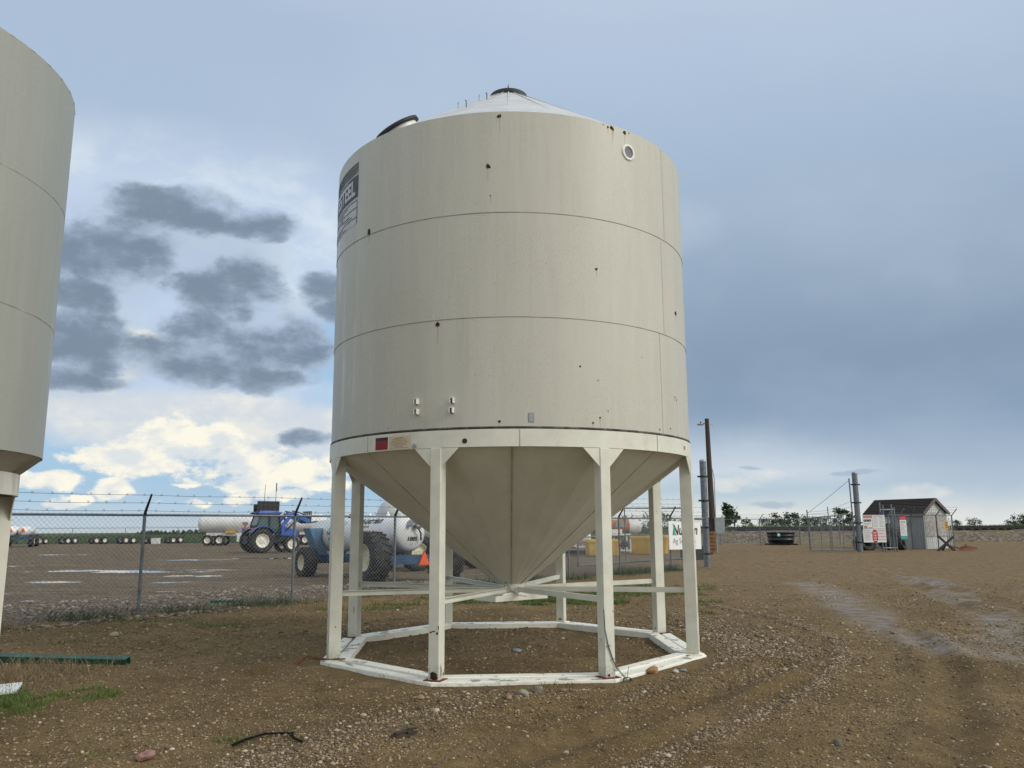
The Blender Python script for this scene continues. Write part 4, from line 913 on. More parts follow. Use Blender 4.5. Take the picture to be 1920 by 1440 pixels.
for f_ in (.12, .55, .97):
    mb = MB(); off = o_*(.02+.23*f_); z = FTOP+.04+.34*f_
    barbwire(mb, up(a_+off, z), up(b_+off, z)); mb.build('barbed_wire', M['barb'], nf)
# knuckled wire ends above the rail
mb = cmesh
for k in range(int(23/.088)):
    p = a_+(b_-a_).normalized()*(k*.088); mb.tube([(p.x, p.y, FTOP+.02), (p.x+.012, p.y, FTOP+.055)], .003, 3, cap=False, smooth=False)
mb.build('chain_mesh', M['wire'], nf)
# ------------------------------------------------------------------ left gate post, open gate leaf
def gate_post(x, y, h, r, label):
    zg = gz(x, y); g_ = thing('gate_post', label, 'post', (x, y, zg))
    MB().tube([(0, 0, -.2), (0, 0, h)], r, 20).build('pipe', M['galvdark'], g_)
    MB().lathe([(0, h+.05), (r*.6, h+.045), (r*1.06, h+.01), (r*1.06, h-.03)], 20).build('cap', M['galv'], g_)
    for z in (.45, 1.35 if h < 3.9 else 1.6, h*.62, h-.55):
        mb = MB().lathe([(r+.012, z-.03), (r+.02, z-.03), (r+.02, z+.03), (r+.012, z+.03)], 18); mb.box((r+.05, 0, z), (.09, .03, .06)); mb.box((-r-.05, 0, z), (.09, .03, .06)); mb.build('clamp', M['darksteel'], g_)
    return g_
gate_post(6.72, 29.0, 3.66, .115, 'tall grey gate post beside the white sign, in front of the wooden pole')
gate_post(16.2, 39.0, 3.68, .125, 'tall grey gate post right of the gateway, beside the red and white signs')
def leaf(name_label, p0, p1, zb0, zb1, zt0, zt1, vs, mid=None, poles=()):
    g_ = thing('gate_leaf', name_label, 'gate', (0, 0, 0)); p0, p1 = Vector((*p0, 0)), Vector((*p1, 0)); L = lambda t: p0.lerp(p1, t)
    fr_ = MB(); fr_.tube([up(p0, zb0), up(p1, zb1)], .026, 8); fr_.tube([up(p0, zt0), up(p1, zt1)], .026, 8); fr_.tube([up(p0, zb0), up(p0, zt0)], .026, 8); fr_.tube([up(p1, zb1), up(p1, zt1)], .026, 8)
    if mid: fr_.tube([up(p0, mid[0]), up(p1, mid[1])], .02, 8)
    for t in vs: fr_.tube([up(L(t), zb0+(zb1-zb0)*t), up(L(t), zt0+(zt1-zt0)*t)], .02, 8)
    fr_.build('gate_frame', M['galvdark'], g_)
    d = (p1-p0); mb = MB(); ln = d.length; d.normalize(); k = 0; dia = .11; H = min(zt0, zt1)-max(zb0, zb1)
    a = -H
    while a < ln:
        for sg in (1, -1):
            a0 = a if sg > 0 else a+H
            lo, hi = min(a0, a0+sg*H), max(a0, a0+sg*H); c0, c1 = max(lo, 0), min(hi, ln)
            if c1-c0 < .05: continue
            zf = lambda q_: zb0+(zb1-zb0)*q_/ln+(q_-a0)*sg
            q0 = p0+d*c0; q1 = p0+d*c1; q0.z = zf(c0); q1.z = zf(c1); mb.tube([q0, q1], .0028, 3, cap=False, smooth=False)
        a += dia
    mb.build('gate_mesh', M['wire'], g_); return g_, L
gl, L_ = leaf('open chain-link gate leaf standing along the fence behind the white sign', (6.5, 30.0), (2.05, 26.4), .52, .42, 2.27, 2.22, (.3, .62), (1.38, 1.30))
mb = MB(); d_ = (Vector((2.05, 26.4, 0))-Vector((6.5, 30, 0)))
for z in (2.42, 2.58): 
    mb2 = MB(); barbwire(mb2, (6.5, 30.0, z), (2.05, 26.4, z-.05)); mb2.build('barbed_wire', M['barb'], gl)
gr, L_ = leaf('open chain-link gate leaf beside the black stock tub, with a guy wire', (13.9, 39), (15.95, 39.0), .50, .48, 1.98, 2.17, (.26, .5, .76))
mb = MB(); mb.tube([(13.88, 39.02, .48), (13.84, 39.02, 2.36)], .03, 8); mb.build('end_post', M['galvdark'], gr)
mb = MB(); mb.tube([(14.86, 39.02, .5), (14.82, 39.02, 2.5)], .022, 8); mb.build('middle_post', M['galvdark'], gr)
mb = MB(); mb.tube([(16.0, 39.02, .5), (15.93, 39.02, 3.83)], .032, 8); mb.build('hinge_pole', M['galvdark'], gr)
mb = MB(); mb.tube([(15.94, 39.02, 3.75), (14.9, 39.02, 2.95), (13.86, 39.02, 2.2)], .009, 4); mb.build('guy_wire', M['barb'], gr)
for z0, z1 in ((2.2, 2.5), (2.3, 2.75)):
    mb = MB(); mb.tube([(13.86, 39.02, z0-.05), (14.82, 39.02, z0+.03), (15.95, 39.02, z1)], .006, 4); mb.build('strand', M['barb'], gr)
# ------------------------------------------------------------------ the white sign on the fence
p0, p1 = fpt(5.12), fpt(6.42)
sg = thing('company_sign', 'white sign with green leaf and black italic lettering on the fence', 'sign', (0, 0, 0))
off = Vector((.72, -.69, 0))*.05
dS = (p1-p0).normalized(); nS = Vector((.721*0+.6925, -.7214, 0)); SB, ST = .88, 1.80
p0 = Vector((5.06, 27.23, 0))+off; wS = 1.84; 
p1 = p0+dS*wS
mb = MB(); mb.prism([up(p0, SB+.0), up(p1, SB-.02), up(p1, ST-.05), up(p0, ST)], -nS*.02); mb.build('panel', M['signwhite'], sg)
def onS(u, v, e=.004): q_ = p0+dS*u+nS*e; return (q_.x, q_.y, SB+v)
mb = MB()
put_text(mb, 'Nutrien', .3, lambda u, v: onS(.20+u, .46+v), w=1.44, h=.33, shear=.22, bold=.008)
mb.build('lettering', M['ink'], sg)
mb = MB(); put_text(mb, 'Ag Solutions', .2, lambda u, v: onS(.20+u, .13+v), w=1.3, h=.235); mb.build('lettering', M['inkgrey'], sg)
mb = MB(); lf = [(.20, .84), (.26, .82), (.32, .72), (.335, .62), (.36, .53), (.40, .475), (.44, .46), (.33, .45), (.27, .5), (.245, .58), (.25, .68), (.235, .77)]
mb.add([onS(u, v, .007) for u, v in lf], [tuple(range(len(lf)-1, -1, -1))]); mb.build('leaf_emblem', M['leafgreen'], sg)
mb = MB(); lf = [(.235, .6), (.25, .585), (.27, .5), (.25, .46), (.2, .46)]; mb.add([onS(u, v, .006) for u, v in lf], [tuple(range(len(lf)-1, -1, -1))]); mb.build('leaf_emblem', M['leafdark'], sg)
# ------------------------------------------------------------------ wooden pole with lamp and cabinet
zg = gz(9.6, 40)
pl = thing('light_pole', 'brown wooden pole with a lamp on top and a grey electric cabinet', 'pole', (9.6, 40, zg))
MB().tube([(0, 0, -.2), (0, 0, 2), (-.03, 0, 6.45)], [.15, .145, .10], 14).build('pole', M['wood'], pl)
mb = MB(); mb.tube([(-.08, 0, 6.2), (-.25, 0, 6.22)], .025, 8); mb.lathe([(0, .05), (.1, .045), (.13, .0), (.11, -.05), (0, -.06)], 16, M=Matrix.Translation((-.36, 0, 6.17)) @ Matrix.Diagonal((1.35, .9, .8, 1)))
lo_ = mb.build('lamp_head', M['galv'], pl); MB().lathe([(0, .1), (.03, .1), (.03, 0)], 10, M=Matrix.Translation((-.34, 0, 6.2))).build('photocell', M['black'], lo_)
MB().tube([(.1, 0, 6.2), (.2, 0, 6.17), (.24, .02, 6.1)], .014, 6).build('wire_bracket', M['galv'], pl)
mb = MB(); mb.tube([(.13, -.12, -.1), (.13, -.12, 1.0)], .05, 10); mb.tube([(.15, -.1, 1.6), (.17, -.08, 3.6), (.11, -.03, 4.0)], .02, 8); mb.build('conduit', M['galv'], pl)
MB().box((.28, -.2, 1.27), (.46, .26, .76)).build('cabinet', M['boxgrey'], pl, bevel=.01)
MB().box((-.24, .06, 1.28), (.24, .3, .74)).build('backboard', M['wood'], pl)
o = MB(); 
for k in range(6): o.box((0, 0, .09+.17*k), (.5, .04, .13))
for k in (-.22, .22): o.box((k, .04, .5), (.06, .05, 1.0))
o = o.build('pallet', M['plywood']); o.location = (9.1, 38.6, gz(9.1, 38.6)); o.rotation_euler[2] = R(-25)
tag(o, 'orange brown wooden pallet leaning between the gate post and the wooden pole', 'pallet')
o = MB().box((0, 0, .25), (1.0, .6, .5)).box((0, 0, .52), (1.06, .66, .05)).build('dark_crate', M['black'], bevel=.02); o.location = (7.35, 34.0, gz(7.35, 34)); tag(o, 'dark low crate on the ground behind the white sign', 'crate')
# ------------------------------------------------------------------ compound equipment seen under the hopper
def tub_bin(x, y, w, d, h, rz, label):
    t_ = thing('yellow_bin', label, 'bin', (x, y, gz(x, y)), R(rz), 'yellow plastic bins in the compound')
    mb = MB(); prof = [(.92, 0), (1, .78), (1, .80)]; vs = []; 
    for k, z in prof: vs += [(-w/2*k, -d/2*k, z*h), (w/2*k, -d/2*k, z*h), (w/2*k, d/2*k, z*h), (-w/2*k, d/2*k, z*h)]
    mb.add(vs, [(3, 2, 1, 0)]+[(4*j+i, 4*j+(i+1) % 4, 4*j+4+(i+1) % 4, 4*j+4+i) for j in range(2) for i in range(4)])
    for i in range(7): mb.box((-w*.42+w*.14*i, -d/2*.975, .4*h), (.05, .04, .7*h))
    mb.build('tub', M['yellow'], t_, bevel=.012)
    mb = MB(); mb.box((0, 0, .86*h), (w*1.06, d*1.06, .14*h)); mb.box((0, 0, .96*h), (w*.96, d*.96, .07*h)); mb.build('lid', M['yellow'], t_, bevel=.02)
tub_bin(4.05, 38, 1.45, 1.0, .72, 4, 'yellow bin in front of the white skid, seen through the fence left of the pair')
tub_bin(6.35, 38.6, 1.62, 1.1, .86, -18, 'yellow bin beneath the rusty orange tank, seen through the fence near the white sign')
rt = thing('storage_tank', 'rust orange horizontal tank with a white end, above the yellow bins', 'tank', (5.5, 44, gz(5.5, 44)), R(8))
AX = axis_m((-1.35, 0, 1.2), (1, 0, 0))
MB().lathe([(0, -.12), (.25, -.08), (.38, .0), (.38, 1.95)], 28, M=AX).build('barrel', M['rusttank'], rt)
MB().lathe([(.382, 1.95), (.382, 2.45), (.27, 2.62), (0, 2.68)], 28, M=AX).build('end_cap', M['whitedirty'], rt)
MB().box((.1, -.4, 1.3), (.56, .02, .28)).build('plate', M['boxgrey'], rt)
for k in (-.9, .7): MB().box((k, 0, .45), (.14, .6, .95)).build('cradle', M['galvdark'], rt)
sk = thing('pump_skid', 'white framed pump skid with red hoses between the yellow bins', 'pump skid', (4.95, 40.5, gz(4.95, 40.5)), R(5))
mb = MB(); w_, d_2, h_ = 1.35, .8, .85
for i in (-1, 1):
    for j in (-1, 1): mb.box((i*w_/2, j*d_2/2, h_/2), (.07, .07, h_))
for z in (.1, h_): mb.box((0, -d_2/2, z), (w_+.07, .075, .07)); mb.box((0, d_2/2, z), (w_+.07, .075, .07))
for i in (-1, 1): mb.box((i*w_/2, 0, h_), (.075, d_2, .068))
mb.box((.15, 0, .1), (w_+.9, .1, .07)); mb.build('skid_frame', M['white'], sk)
MB().box((-.25, 0, .32), (.4, .4, .42)).lathe([(.16, 0), (.16, .5), (0, .52)], 14, M=axis_m((.1, 0, .4), (1, 0, 0))).build('pump', M['darksteel'], sk, bevel=.02)
MB().box((-.1, -.1, h_+.14), (.8, .5, .2)).build('cover', M['white'], sk, bevel=.03)
for k in range(3): MB().tube([(-.4+.3*k, -.3, .75), (-.45+.3*k, -.35, .5), (-.3+.3*k, -.38, .3), (-.35+.35*k, -.3, .16)], .035, 8).build('hose', M['hose'] if k != 1 else M['yellow'], sk)
sk2 = thing('valve_manifold', 'white tank fittings and pipes low behind the hopper, left of the yellow bin', 'manifold', (3.2, 40, gz(3.2, 40)), R(5))
MB().lathe([(0, 0), (.2, .02), (.24, .1), (.24, .5), (.2, .58), (0, .6)], 18, M=axis_m((-.1, -.2, .75), (1, 0, .1))).build('vessel', M['white'], sk2)
mb = MB(); mb.tube([(-.6, -.2, .35), (.6, -.2, .35)], .05, 8); mb.tube([(-.4, -.2, .35), (-.4, -.2, .9)], .04, 8); mb.tube([(.1, -.2, .35), (.1, -.2, 1.0)], .04, 8); mb.box((-.35, -.2, .55), (.3, .3, .35)); mb.build('pipework', M['whitedirty'], sk2)
mb = MB(); mb.box((0, 0, .12), (2.2, .6, .16)); mb.build('base', M['darksteel'], sk2)
# ------------------------------------------------------------------ wheels
def wheel(name, parent, p, axis, r, w, rim, lug=0, rim_d=.55, hubcol=None):
    """tyre with tread lugs and a dished rim facing +axis"""
    m_ = axis_m(Vector(p), axis); mb = MB(); mb.M = m_
    ri = r*rim_d; b_ = r*.88
    mb.lathe([(ri, -w*.42), (ri*1.12, -w*.5), (b_, -w*.5), (r*.975, -w*.42), (r*.99, -w*.2), (r*.99, w*.2), (r*.975, w*.42), (b_, w*.5), (ri*1.12, w*.5), (ri, w*.42)], 36)
    if lug:
        for k in range(lug):
            a = 2*math.pi*k/lug
            for s_ in (-1, 1):
                aa = a+(math.pi/lug if s_ > 0 else 0); p0 = Vector((r*math.cos(aa), r*math.sin(aa), s_*w*.03)); p1 = Vector((r*.985*math.cos(aa+.16), r*.985*math.sin(aa+.16), s_*w*.49))
                mb.bar(p0, p1, .06*r, .06*r, up=(math.cos(aa), math.sin(aa), 0))
    t_ = mb.build('wheel', M['tyre'], parent)
    mb = MB(); mb.M = m_
    mb.lathe([(ri*1.02, w*.44), (ri*1.0, w*.46), (ri*.93, w*.40), (ri*.84, w*.22), (ri*.5, w*.14), (ri*.34, w*.24), (ri*.2, w*.25), (0, w*.25)], 28)
    mb.lathe([(ri*1.02, -w*.44), (ri*.9, -w*.2), (0, -w*.18)], 28)
    for k in range(8): mb.lathe([(0, .02), (ri*.05, .018), (ri*.05, 0)], 6, M=Matrix.Translation((ri*.27*math.cos(k*.785), ri*.27*math.sin(k*.785), w*.245)))
    mb.build('rim', rim, t_); return t_
def wrap_tank(mb, p0, d, r, th0, u0, body, w, h, m=0, shear=0., bold=0., flip=False):
    """text round a horizontal tank: u runs along the axis, v round the barrel"""
    x, y, z = frame(d); s_ = -1 if flip else 1
    def fn(u, v):
        a = th0+v/r; q_ = Vector(p0)+Vector(d)*(u0+s_*u)+(x*math.cos(a)+y*math.sin(a))*(r+.006); return q_
    put_text(mb, body, .2, fn, w=w, h=h, m=m, shear=shear, bold=bold)
# ------------------------------------------------------------------ the ammonia wagon under the hopper
aw = thing('tank_wagon', 'white nurse tank wagon on faded blue chassis with number 1005 on its end', 'tank wagon', (0, 0, 0))
E1 = Vector((-2.95, 23.6, 1.47)); E0 = Vector((-6.35, 27.9, 1.40)); dT = (E1-E0).normalized(); TL = (E1-E0).length; TR = .52
mb = MB(); mb.lathe([(0, -.24), (.2, -.22), (.38, -.15), (.48, -.06), (TR, .05), (TR, TL-.05), (.49, TL+.05), (.40, TL+.13), (.22, TL+.2), (0, TL+.225)], 40, M=axis_m(E0, dT))
tk = mb.build('tank', M['tank'], aw)
xT, yT, _ = frame(dT)          # xT horizontal to the right of travel, yT up
side = xT if xT.dot(Vector((0, -1, 0))) > 0 else -xT   # side facing the silo
def onT(u, a, e=.006):          # u from the rear end, a = angle above the horizontal on the near side
    return E1-dT*u+side*(TR+e)*math.cos(a)+Vector((0, 0, 1))*(TR+e)*math.sin(a)
mb = MB()
put_text(mb, 'Nutrien', .3, lambda u, v: onT(2.2-u, .60+v/TR), w=1.35, h=.25, shear=.3, bold=.01)
put_text(mb, 'Ag Solutions', .3, lambda u, v: onT(2.6-u, .30+v/TR), w=1.15, h=.13, shear=.3)
put_text(mb, 'INHALATION', .3, lambda u, v: onT(4.15-u, -.02+v/TR), w=1.1, h=.13, bold=.008)
put_text(mb, 'HAZARD', .3, lambda u, v: onT(4.05-u, -.38+v/TR), w=.85, h=.14, bold=.008)
put_text(mb, 'ANHYDROUS', .3, lambda u, v: onT(4.15-u, .62+v/TR), w=1.1, h=.13, m=1, shear=.2)
put_text(mb, 'AMMONIA', .3, lambda u, v: onT(4.1-u, .28+v/TR), w=1.0, h=.15, m=1, bold=.008)
for k in range(3):
    for j in range(6):
        u_ = 5.35-j*.14; mb.add([onT(u_, .28-k*.24), onT(u_-.09-.03*(j % 2), .28-k*.24), onT(u_-.09-.03*(j % 2), .40-k*.24+(.06 if k == 0 else 0)), onT(u_, .40-k*.24)], [(0, 1, 2, 3)], 0 if k == 0 else 2)
for j in range(7): mb.add([onT(2.0-j*.13, .02), onT(2.0-j*.13-.09, .02), onT(2.0-j*.13-.09, .2), onT(2.0-j*.13, .2)], [(0, 1, 2, 3)], 3)
mb.build('lettering', [M['ink'], M['leafgreen'], M['inkgrey'], mat('faded_red_print', (.62, .36, .36), .5)], tk)
# end placard, valves, guard
eM = axis_m(E1, dT); ex = side; 
def onE(u, v, e=.0):           # u to the right as seen from behind, v up; on the dished end
    ux = xT if xT.x > 0 else -xT
    rr = math.hypot(u, v); dz = .225-.62*rr*rr+e
    return E1+ux*u+Vector((0, 0, 1))*v+dT*dz
mb = MB(); mb.add([onE(.0, -.02, .004), onE(-.15, -.17, .004), onE(0, -.32, .02), onE(.15, -.17, .004)], [(0, 1, 2, 3)], 0)
put_text(mb, '1005', .2, lambda u, v: onE(-.15+u, -.21+v, .02), w=.30, h=.12, m=1, bold=.006); put_text(mb, '2', .2, lambda u, v: onE(-.02+u, -.30+v, .03), w=.035, h=.06, m=1)
mb.build('placard', [M['white'], M['ink']], tk)
mb = MB()
ux = xT if xT.x > 0 else -xT
vm_ = axis_m(onE(.1, .2), dT); mb.lathe([(.05, 0), (.05, .12), (.09, .13), (.09, .17), (.0, .18)], 14, M=vm_); mb.tube([onE(.1, .2, .1), onE(.12, .1, .14), onE(.2, .0, .12), onE(.24, -.2, .1)], .025, 8, m=1)
mb.box(onE(.1, .22, .1), (.1, .08, .1), 2); mb.tube([onE(-.1, .22), onE(-.1, .22, .16)], .03, 8)
mb.build('valve', [M['galv'], M['black'], M['yellow']], tk)
mb = MB()
pts = [onE(.28*math.cos(t)+.12, .20+.2*math.sin(t), .12) for t in np.linspace(.1, 3.3, 12)]
for p_, q_ in zip(pts[:-1], pts[1:]): mb.bar(p_, q_, .2, .012, up=Vector(onE(.12, .2))-p_)
mb.build('valve_guard', M['galv'], tk)
for u_ in (1.2, 2.3, 3.6): 
    mb = MB(); b0 = E1-dT*u_+Vector((0, 0, TR)); mb.lathe([(.06, -.03), (.06, .07), (.03, .08), (.03, .12), (.0, .13)], 12, M=Matrix.Translation(b0)); mb.build('relief_valve', M['rustred'] if u_ == 3.6 else M['white'], tk)
# chassis
gN = gz(-4.2, 25); 
mb = MB()
for s_ in (-.42, .42): mb.bar(E1+xT*s_+dT*.35+Vector((0, 0, -.70)), E0+xT*s_-dT*.5+Vector((0, 0, -.72)), .12, .2)
for u_ in (-.3, 1.3, 3.0, 4.6): mb.bar(E1-dT*u_+xT*.9+Vector((0, 0, -.71)), E1-dT*u_-xT*.9+Vector((0, 0, -.71)), .13, .16)
mb.build('chassis', M['bluedark'], aw)
mb = MB(); e_ = E1+dT*.4; mb.bar(e_+xT*1.15+Vector((0, 0, -.72)), e_-xT*1.15+Vector((0, 0, -.72)), .14, .24); mb.build('rear_bumper', M['bluedark'], aw)
mb = MB(); e_ = E1+dT*.49+ux*.22; z_ = Vector((0, 0, -.86)); mb.prism([e_-ux*.16+z_, e_+ux*.16+z_, e_+ux*.025+z_+Vector((0, 0, .32)), e_-ux*.025+z_+Vector((0, 0, .32))], dT*.012, 0)
mb.prism([e_-ux*.20+z_-Vector((0, 0, .03)), e_+ux*.20+z_-Vector((0, 0, .03)), e_+ux*.03+z_+Vector((0, 0, .36)), e_-ux*.03+z_+Vector((0, 0, .36))], -dT*.006, 1)
mb.build('slow_sign', [M['orange'], M['redrefl']], aw)
# front bolster: the tall blue A shaped plate
f_ = E0+dT*.55
mb = MB()
for s_ in (-1, 1):
    o1 = f_+xT*(s_*.98)+Vector((0, 0, .22)); o2 = f_+xT*(s_*.52)+Vector((0, 0, .22)); i1 = f_+xT*(s_*.30)+Vector((0, 0, -.62)); i2 = f_+xT*(s_*.62)+Vector((0, 0, -.62)); k1 = f_+xT*(s_*.58)+Vector((0, 0, -.1))
    poly = [o1, o2, k1, i1, i2]; mb.prism(poly if s_ > 0 else poly[::-1], dT*.5)
mb.build('bolster', M['bluedusty'], aw)
for u_, r_, w_, spread in ((-.05, .69, .55, 1.2), (4.55, .46, .40, 1.0)):
    for s_ in (-1, 1):
        b0 = E1-dT*u_+xT*(s_*spread); b0.z = gz(b0.x, b0.y)+r_-.02
        wheel('wheel', aw, b0, xT*s_, r_, w_, M['rimcream'], 20, .52)
    mb = MB(); c0 = E1-dT*u_; c0.z = gN+r_; mb.bar(c0+xT*spread, c0-xT*spread, .12, .12); mb.build('axle', M['darksteel'], aw)
mb = MB(); c0 = E0-dT*.3; mb.bar(up(c0, gN+.5), up(c0-dT*1.3, gN+.42), .1, .1); mb.build('drawbar', M['darksteel'], aw)
# second tank standing behind it
ta2 = thing('tank_wagon', 'taller grey white tank wagon half hidden behind the hopper and the 1005 wagon', 'tank wagon', (-3.1, 31.5, gz(-3.1, 31.5)), R(38))
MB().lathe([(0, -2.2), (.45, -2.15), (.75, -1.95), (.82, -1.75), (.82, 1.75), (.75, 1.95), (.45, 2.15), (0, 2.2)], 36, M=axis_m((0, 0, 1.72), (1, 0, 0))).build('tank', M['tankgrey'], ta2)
mb = MB(); mb.box((0, .4, .8), (4.6, .14, .2)); mb.box((0, -.4, .8), (4.6, .14, .2)); mb.box((1.2, 0, .7), (.2, 2, .18)); mb.box((-1.2, 0, .7), (.2, 2, .18)); mb.build('chassis', M['bluedark'], ta2)
for x_ in (-1.3, 1.3):
    for s_ in (-1, 1): wheel('wheel', ta2, (x_, s_*1.15, .62), (0, s_, 0), .62, .45, M['rimcream'], 18)
# ------------------------------------------------------------------ blue tractor
tr = thing('tractor', 'blue tractor with raised front loader and a black board on its cab roof', 'tractor', (-15.85, 54.3, gz(-15.85, 54.3)), R(36))
# local: +x forward, +y left
for s_ in (-1, 1):
    wheel('wheel', tr, (-.85, s_*.92, .76), (0, s_, 0), .76, .48, M['rim'], 20, .56); wheel('wheel', tr, (1.15, s_*.85, .52), (0, s_, 0), .52, .36, M['rim'], 18, .58)
    mb = MB(); mb.lathe([(.87, -.28), (.89, -.26), (.89, .26), (.87, .28)], 14, a0=R(35), a1=R(150), M=axis_m((-.85, s_*.90, .78), (0, -1, 0), up=(0, 0, 1)))
    fd = mb.build('fender', M['blue'], tr)
    MB().box((-1.5, s_*.88, 1.5), (.06, .22, .14)).build('tail_light', M['redrefl'], fd)
mb = MB(); mb.box((.2, 0, .85), (2.5, .5, .5)); mb.box((-.85, 0, .78), (.4, 1.5, .3)); mb.box((1.15, 0, .55), (.22, 1.4, .18)); mb.box((-1.35, 0, .8), (.5, .9, .5)); mb.build('chassis', M['darksteel'], tr, bevel=.02)
mb = MB(); mb.prism([(.5, -.36, 1.05), (1.78, -.34, 1.0), (1.8, -.34, 1.38), (1.6, -.34, 1.5), (.5, -.36, 1.72)], (0, .70, 0)); mb.build('bonnet', M['blue'], tr, bevel=.04)
MB().box((1.81, 0, 1.2), (.03, .5, .3)).build('grille', M['black'], tr)
cb = MB()
cp_ = [(-1.0, -.62, 1.25), (.32, -.58, 1.25), (.46, -.58, 1.7), (.36, -.56, 2.45), (-.85, -.58, 2.45), (-1.08, -.62, 1.75)]
cb.prism(cp_, (0, 1.2, 0)); cab = cb.build('cab_glass', M['cabglass'], tr)
mb = MB()
for s_ in (-1, 1):
    y_ = s_*.63 - .01
    for p_, q_ in (((-1.0, 1.25), (-1.08, 1.75)), ((-1.08, 1.75), (-.85, 2.45)), ((.32, 1.25), (.46, 1.7)), ((.46, 1.7), (.36, 2.45)), ((-.25, 1.25), (-.28, 2.45))): mb.bar((p_[0], y_, p_[1]), (q_[0], y_, q_[1]), .07, .07, up=(0, 1, 0))
for p_ in ((-.85, 2.45), (.36, 2.45), (-1.0, 1.25), (.32, 1.25)): mb.bar((p_[0], -.66, p_[1]), (p_[0], .66, p_[1]), .07, .07)
mb.build('cab_frame', M['darksteel'], tr)
MB().box((-.3, 0, 1.9), (.5, .5, .7)).box((-.5, 0, 1.6), (.55, .55, .2)).build('seat', M['black'], tr, bevel=.05)
mb = MB(); mb.box((-.25, 0, 2.52), (1.55, 1.3, .15)); mb.box((-.25, 0, 2.62), (1.3, 1.0, .08)); rf = mb.build('cab_roof', M['blue'], tr, bevel=.05)
mb = MB(); mb.box((-1.08, -.4, 2.5), (.22, .14, .1)); mb.box((-1.08, .4, 2.5), (.22, .14, .1)); mb.build('work_lamps', M['darksteel'], rf)
mb = MB(); mb.box((-.3, -.35, 2.95), (1.45, .06, .66)); 
for k in range(5): mb.box((-.92+.31*k, -.385, 2.95), (.05, .03, .62))
mb.box((-.3, .35, 2.85), (1.45, .06, .5)); mb.build('roof_board', M['black'], tr)
for x_, h_ in ((-.55, 4.35), (.2, 4.5)):
    MB().tube([(x_, -.2, 2.6), (x_+.05, -.2, h_)], [.02, .012], 6).build('antenna', M['darksteel'], tr)
MB().box((.245, -.2, 4.2), (.05, .05, .55)).build('antenna_flag', M['black'], tr)
mb = MB(); mb.prism([(-1.45, .35, 1.55), (-1.45, .85, 1.55), (-1.45, .64, 1.97), (-1.45, .56, 1.97)], (.02, 0, 0)); mb.build('slow_sign', M['orange'], tr)
for s_ in (-1, 1):
    mb = MB(); y_ = s_*.62; mb.bar((.62, y_, 1.75), (1.25, y_, 2.48), .24, .12, up=(0, 1, 0)); mb.bar((1.25, y_, 2.48), (2.45, y_, 1.95), .28, .12, up=(0, 1, 0)); mb.box((.62, y_, 1.45), (.2, .14, .7)); mb.build('loader_arm', M['blue'], tr, bevel=.02)
    mb = MB(); mb.tube([(.8, y_*1.06, 1.35), (1.6, y_*1.06, 2.2)], .045, 8); mb.tube([(1.2, y_, 2.66), (1.7, y_, 2.56), (2.5, y_, 2.2)], .04, 8); mb.build('ram', M['darksteel'], tr)
    MB().tube([(1.1, s_*.5, 1.5), (1.75, s_*.5, 2.1)], .035, 8).build('ram_rod', M['galv'], tr)
mb = MB(); mb.box((2.5, 0, 2.1), (.1, 1.3, .5)); 
for y_ in (-.6, -.3, 0, .3, .6): mb.box((2.53, y_, 2.35), (.07, .06, .6))
mb.box((2.53, 0, 2.62), (.07, 1.3, .06))
for y_ in (-.4, .4): mb.bar((2.53, y_, 1.88), (3.4, y_, 2.0), .12, .06)
mb.build('pallet_fork', M['black'], tr)
mb = MB(); mb.tube([(.8, -.42, 1.6), (.8, -.42, 2.5)], .05, 10); mb.build('exhaust', M['black'], tr)
MB().box((-1.4, -.62, 1.15), (.3, .06, .35)).box((-1.5, -.75, 1.32), (.3, .3, .04)).build('step', M['galv'], tr)
# ------------------------------------------------------------------ tanker trailer behind the tractor
tt = thing('tanker_trailer', 'long white tanker trailer parked behind the blue tractor', 'trailer', (-24.0, 80, gz(-24, 80)), R(4))
MB().lathe([(0, -6.1), (.4, -6.05), (.72, -5.85), (.85, -5.5), (.85, 5.5), (.72, 5.85), (.4, 6.05), (0, 6.1)], 32, M=axis_m((0, 0, 2.05), (1, 0, 0))).build('tank', M['tank'], tt)
mb = MB(); mb.box((-3.6, 0, 1.05), (3.2, .9, .3)); mb.box((4.5, 0, 1.1), (2, .9, .25)); mb.box((-1.9, -.5, .75), (.7, .6, .8)); mb.box((-.6, -.55, .6), (.9, .5, .5)); mb.box((1.2, -.5, 1.0), (.18, .18, 1.3)); mb.box((-2.9, -.6, 1.25), (.9, .3, .18), 1); mb.build('underframe', [M['whitedirty'], M['yellow']], tt)
MB().box((-.3, -.92, 1.05), (.35, .05, .3)).build('hose_box', M['redrefl'], tt)
for x_ in (-4.9, -3.8):
    for s_ in (-1, 1): wheel('wheel', tt, (x_, s_*.95, .5), (0, s_, 0), .5, .4, M['rim'])
for x_ in (3.4, 4.2):
    for s_ in (-1, 1): wheel('wheel', tt, (x_, s_*.95, .5), (0, s_, 0), .5, .4, M['rim'])
for x_ in (-1.5, .6, 2.2): MB().box((x_, -.86, 2.05), (.5, .03, .25)).build('marking', M['inkgrey'], tt)
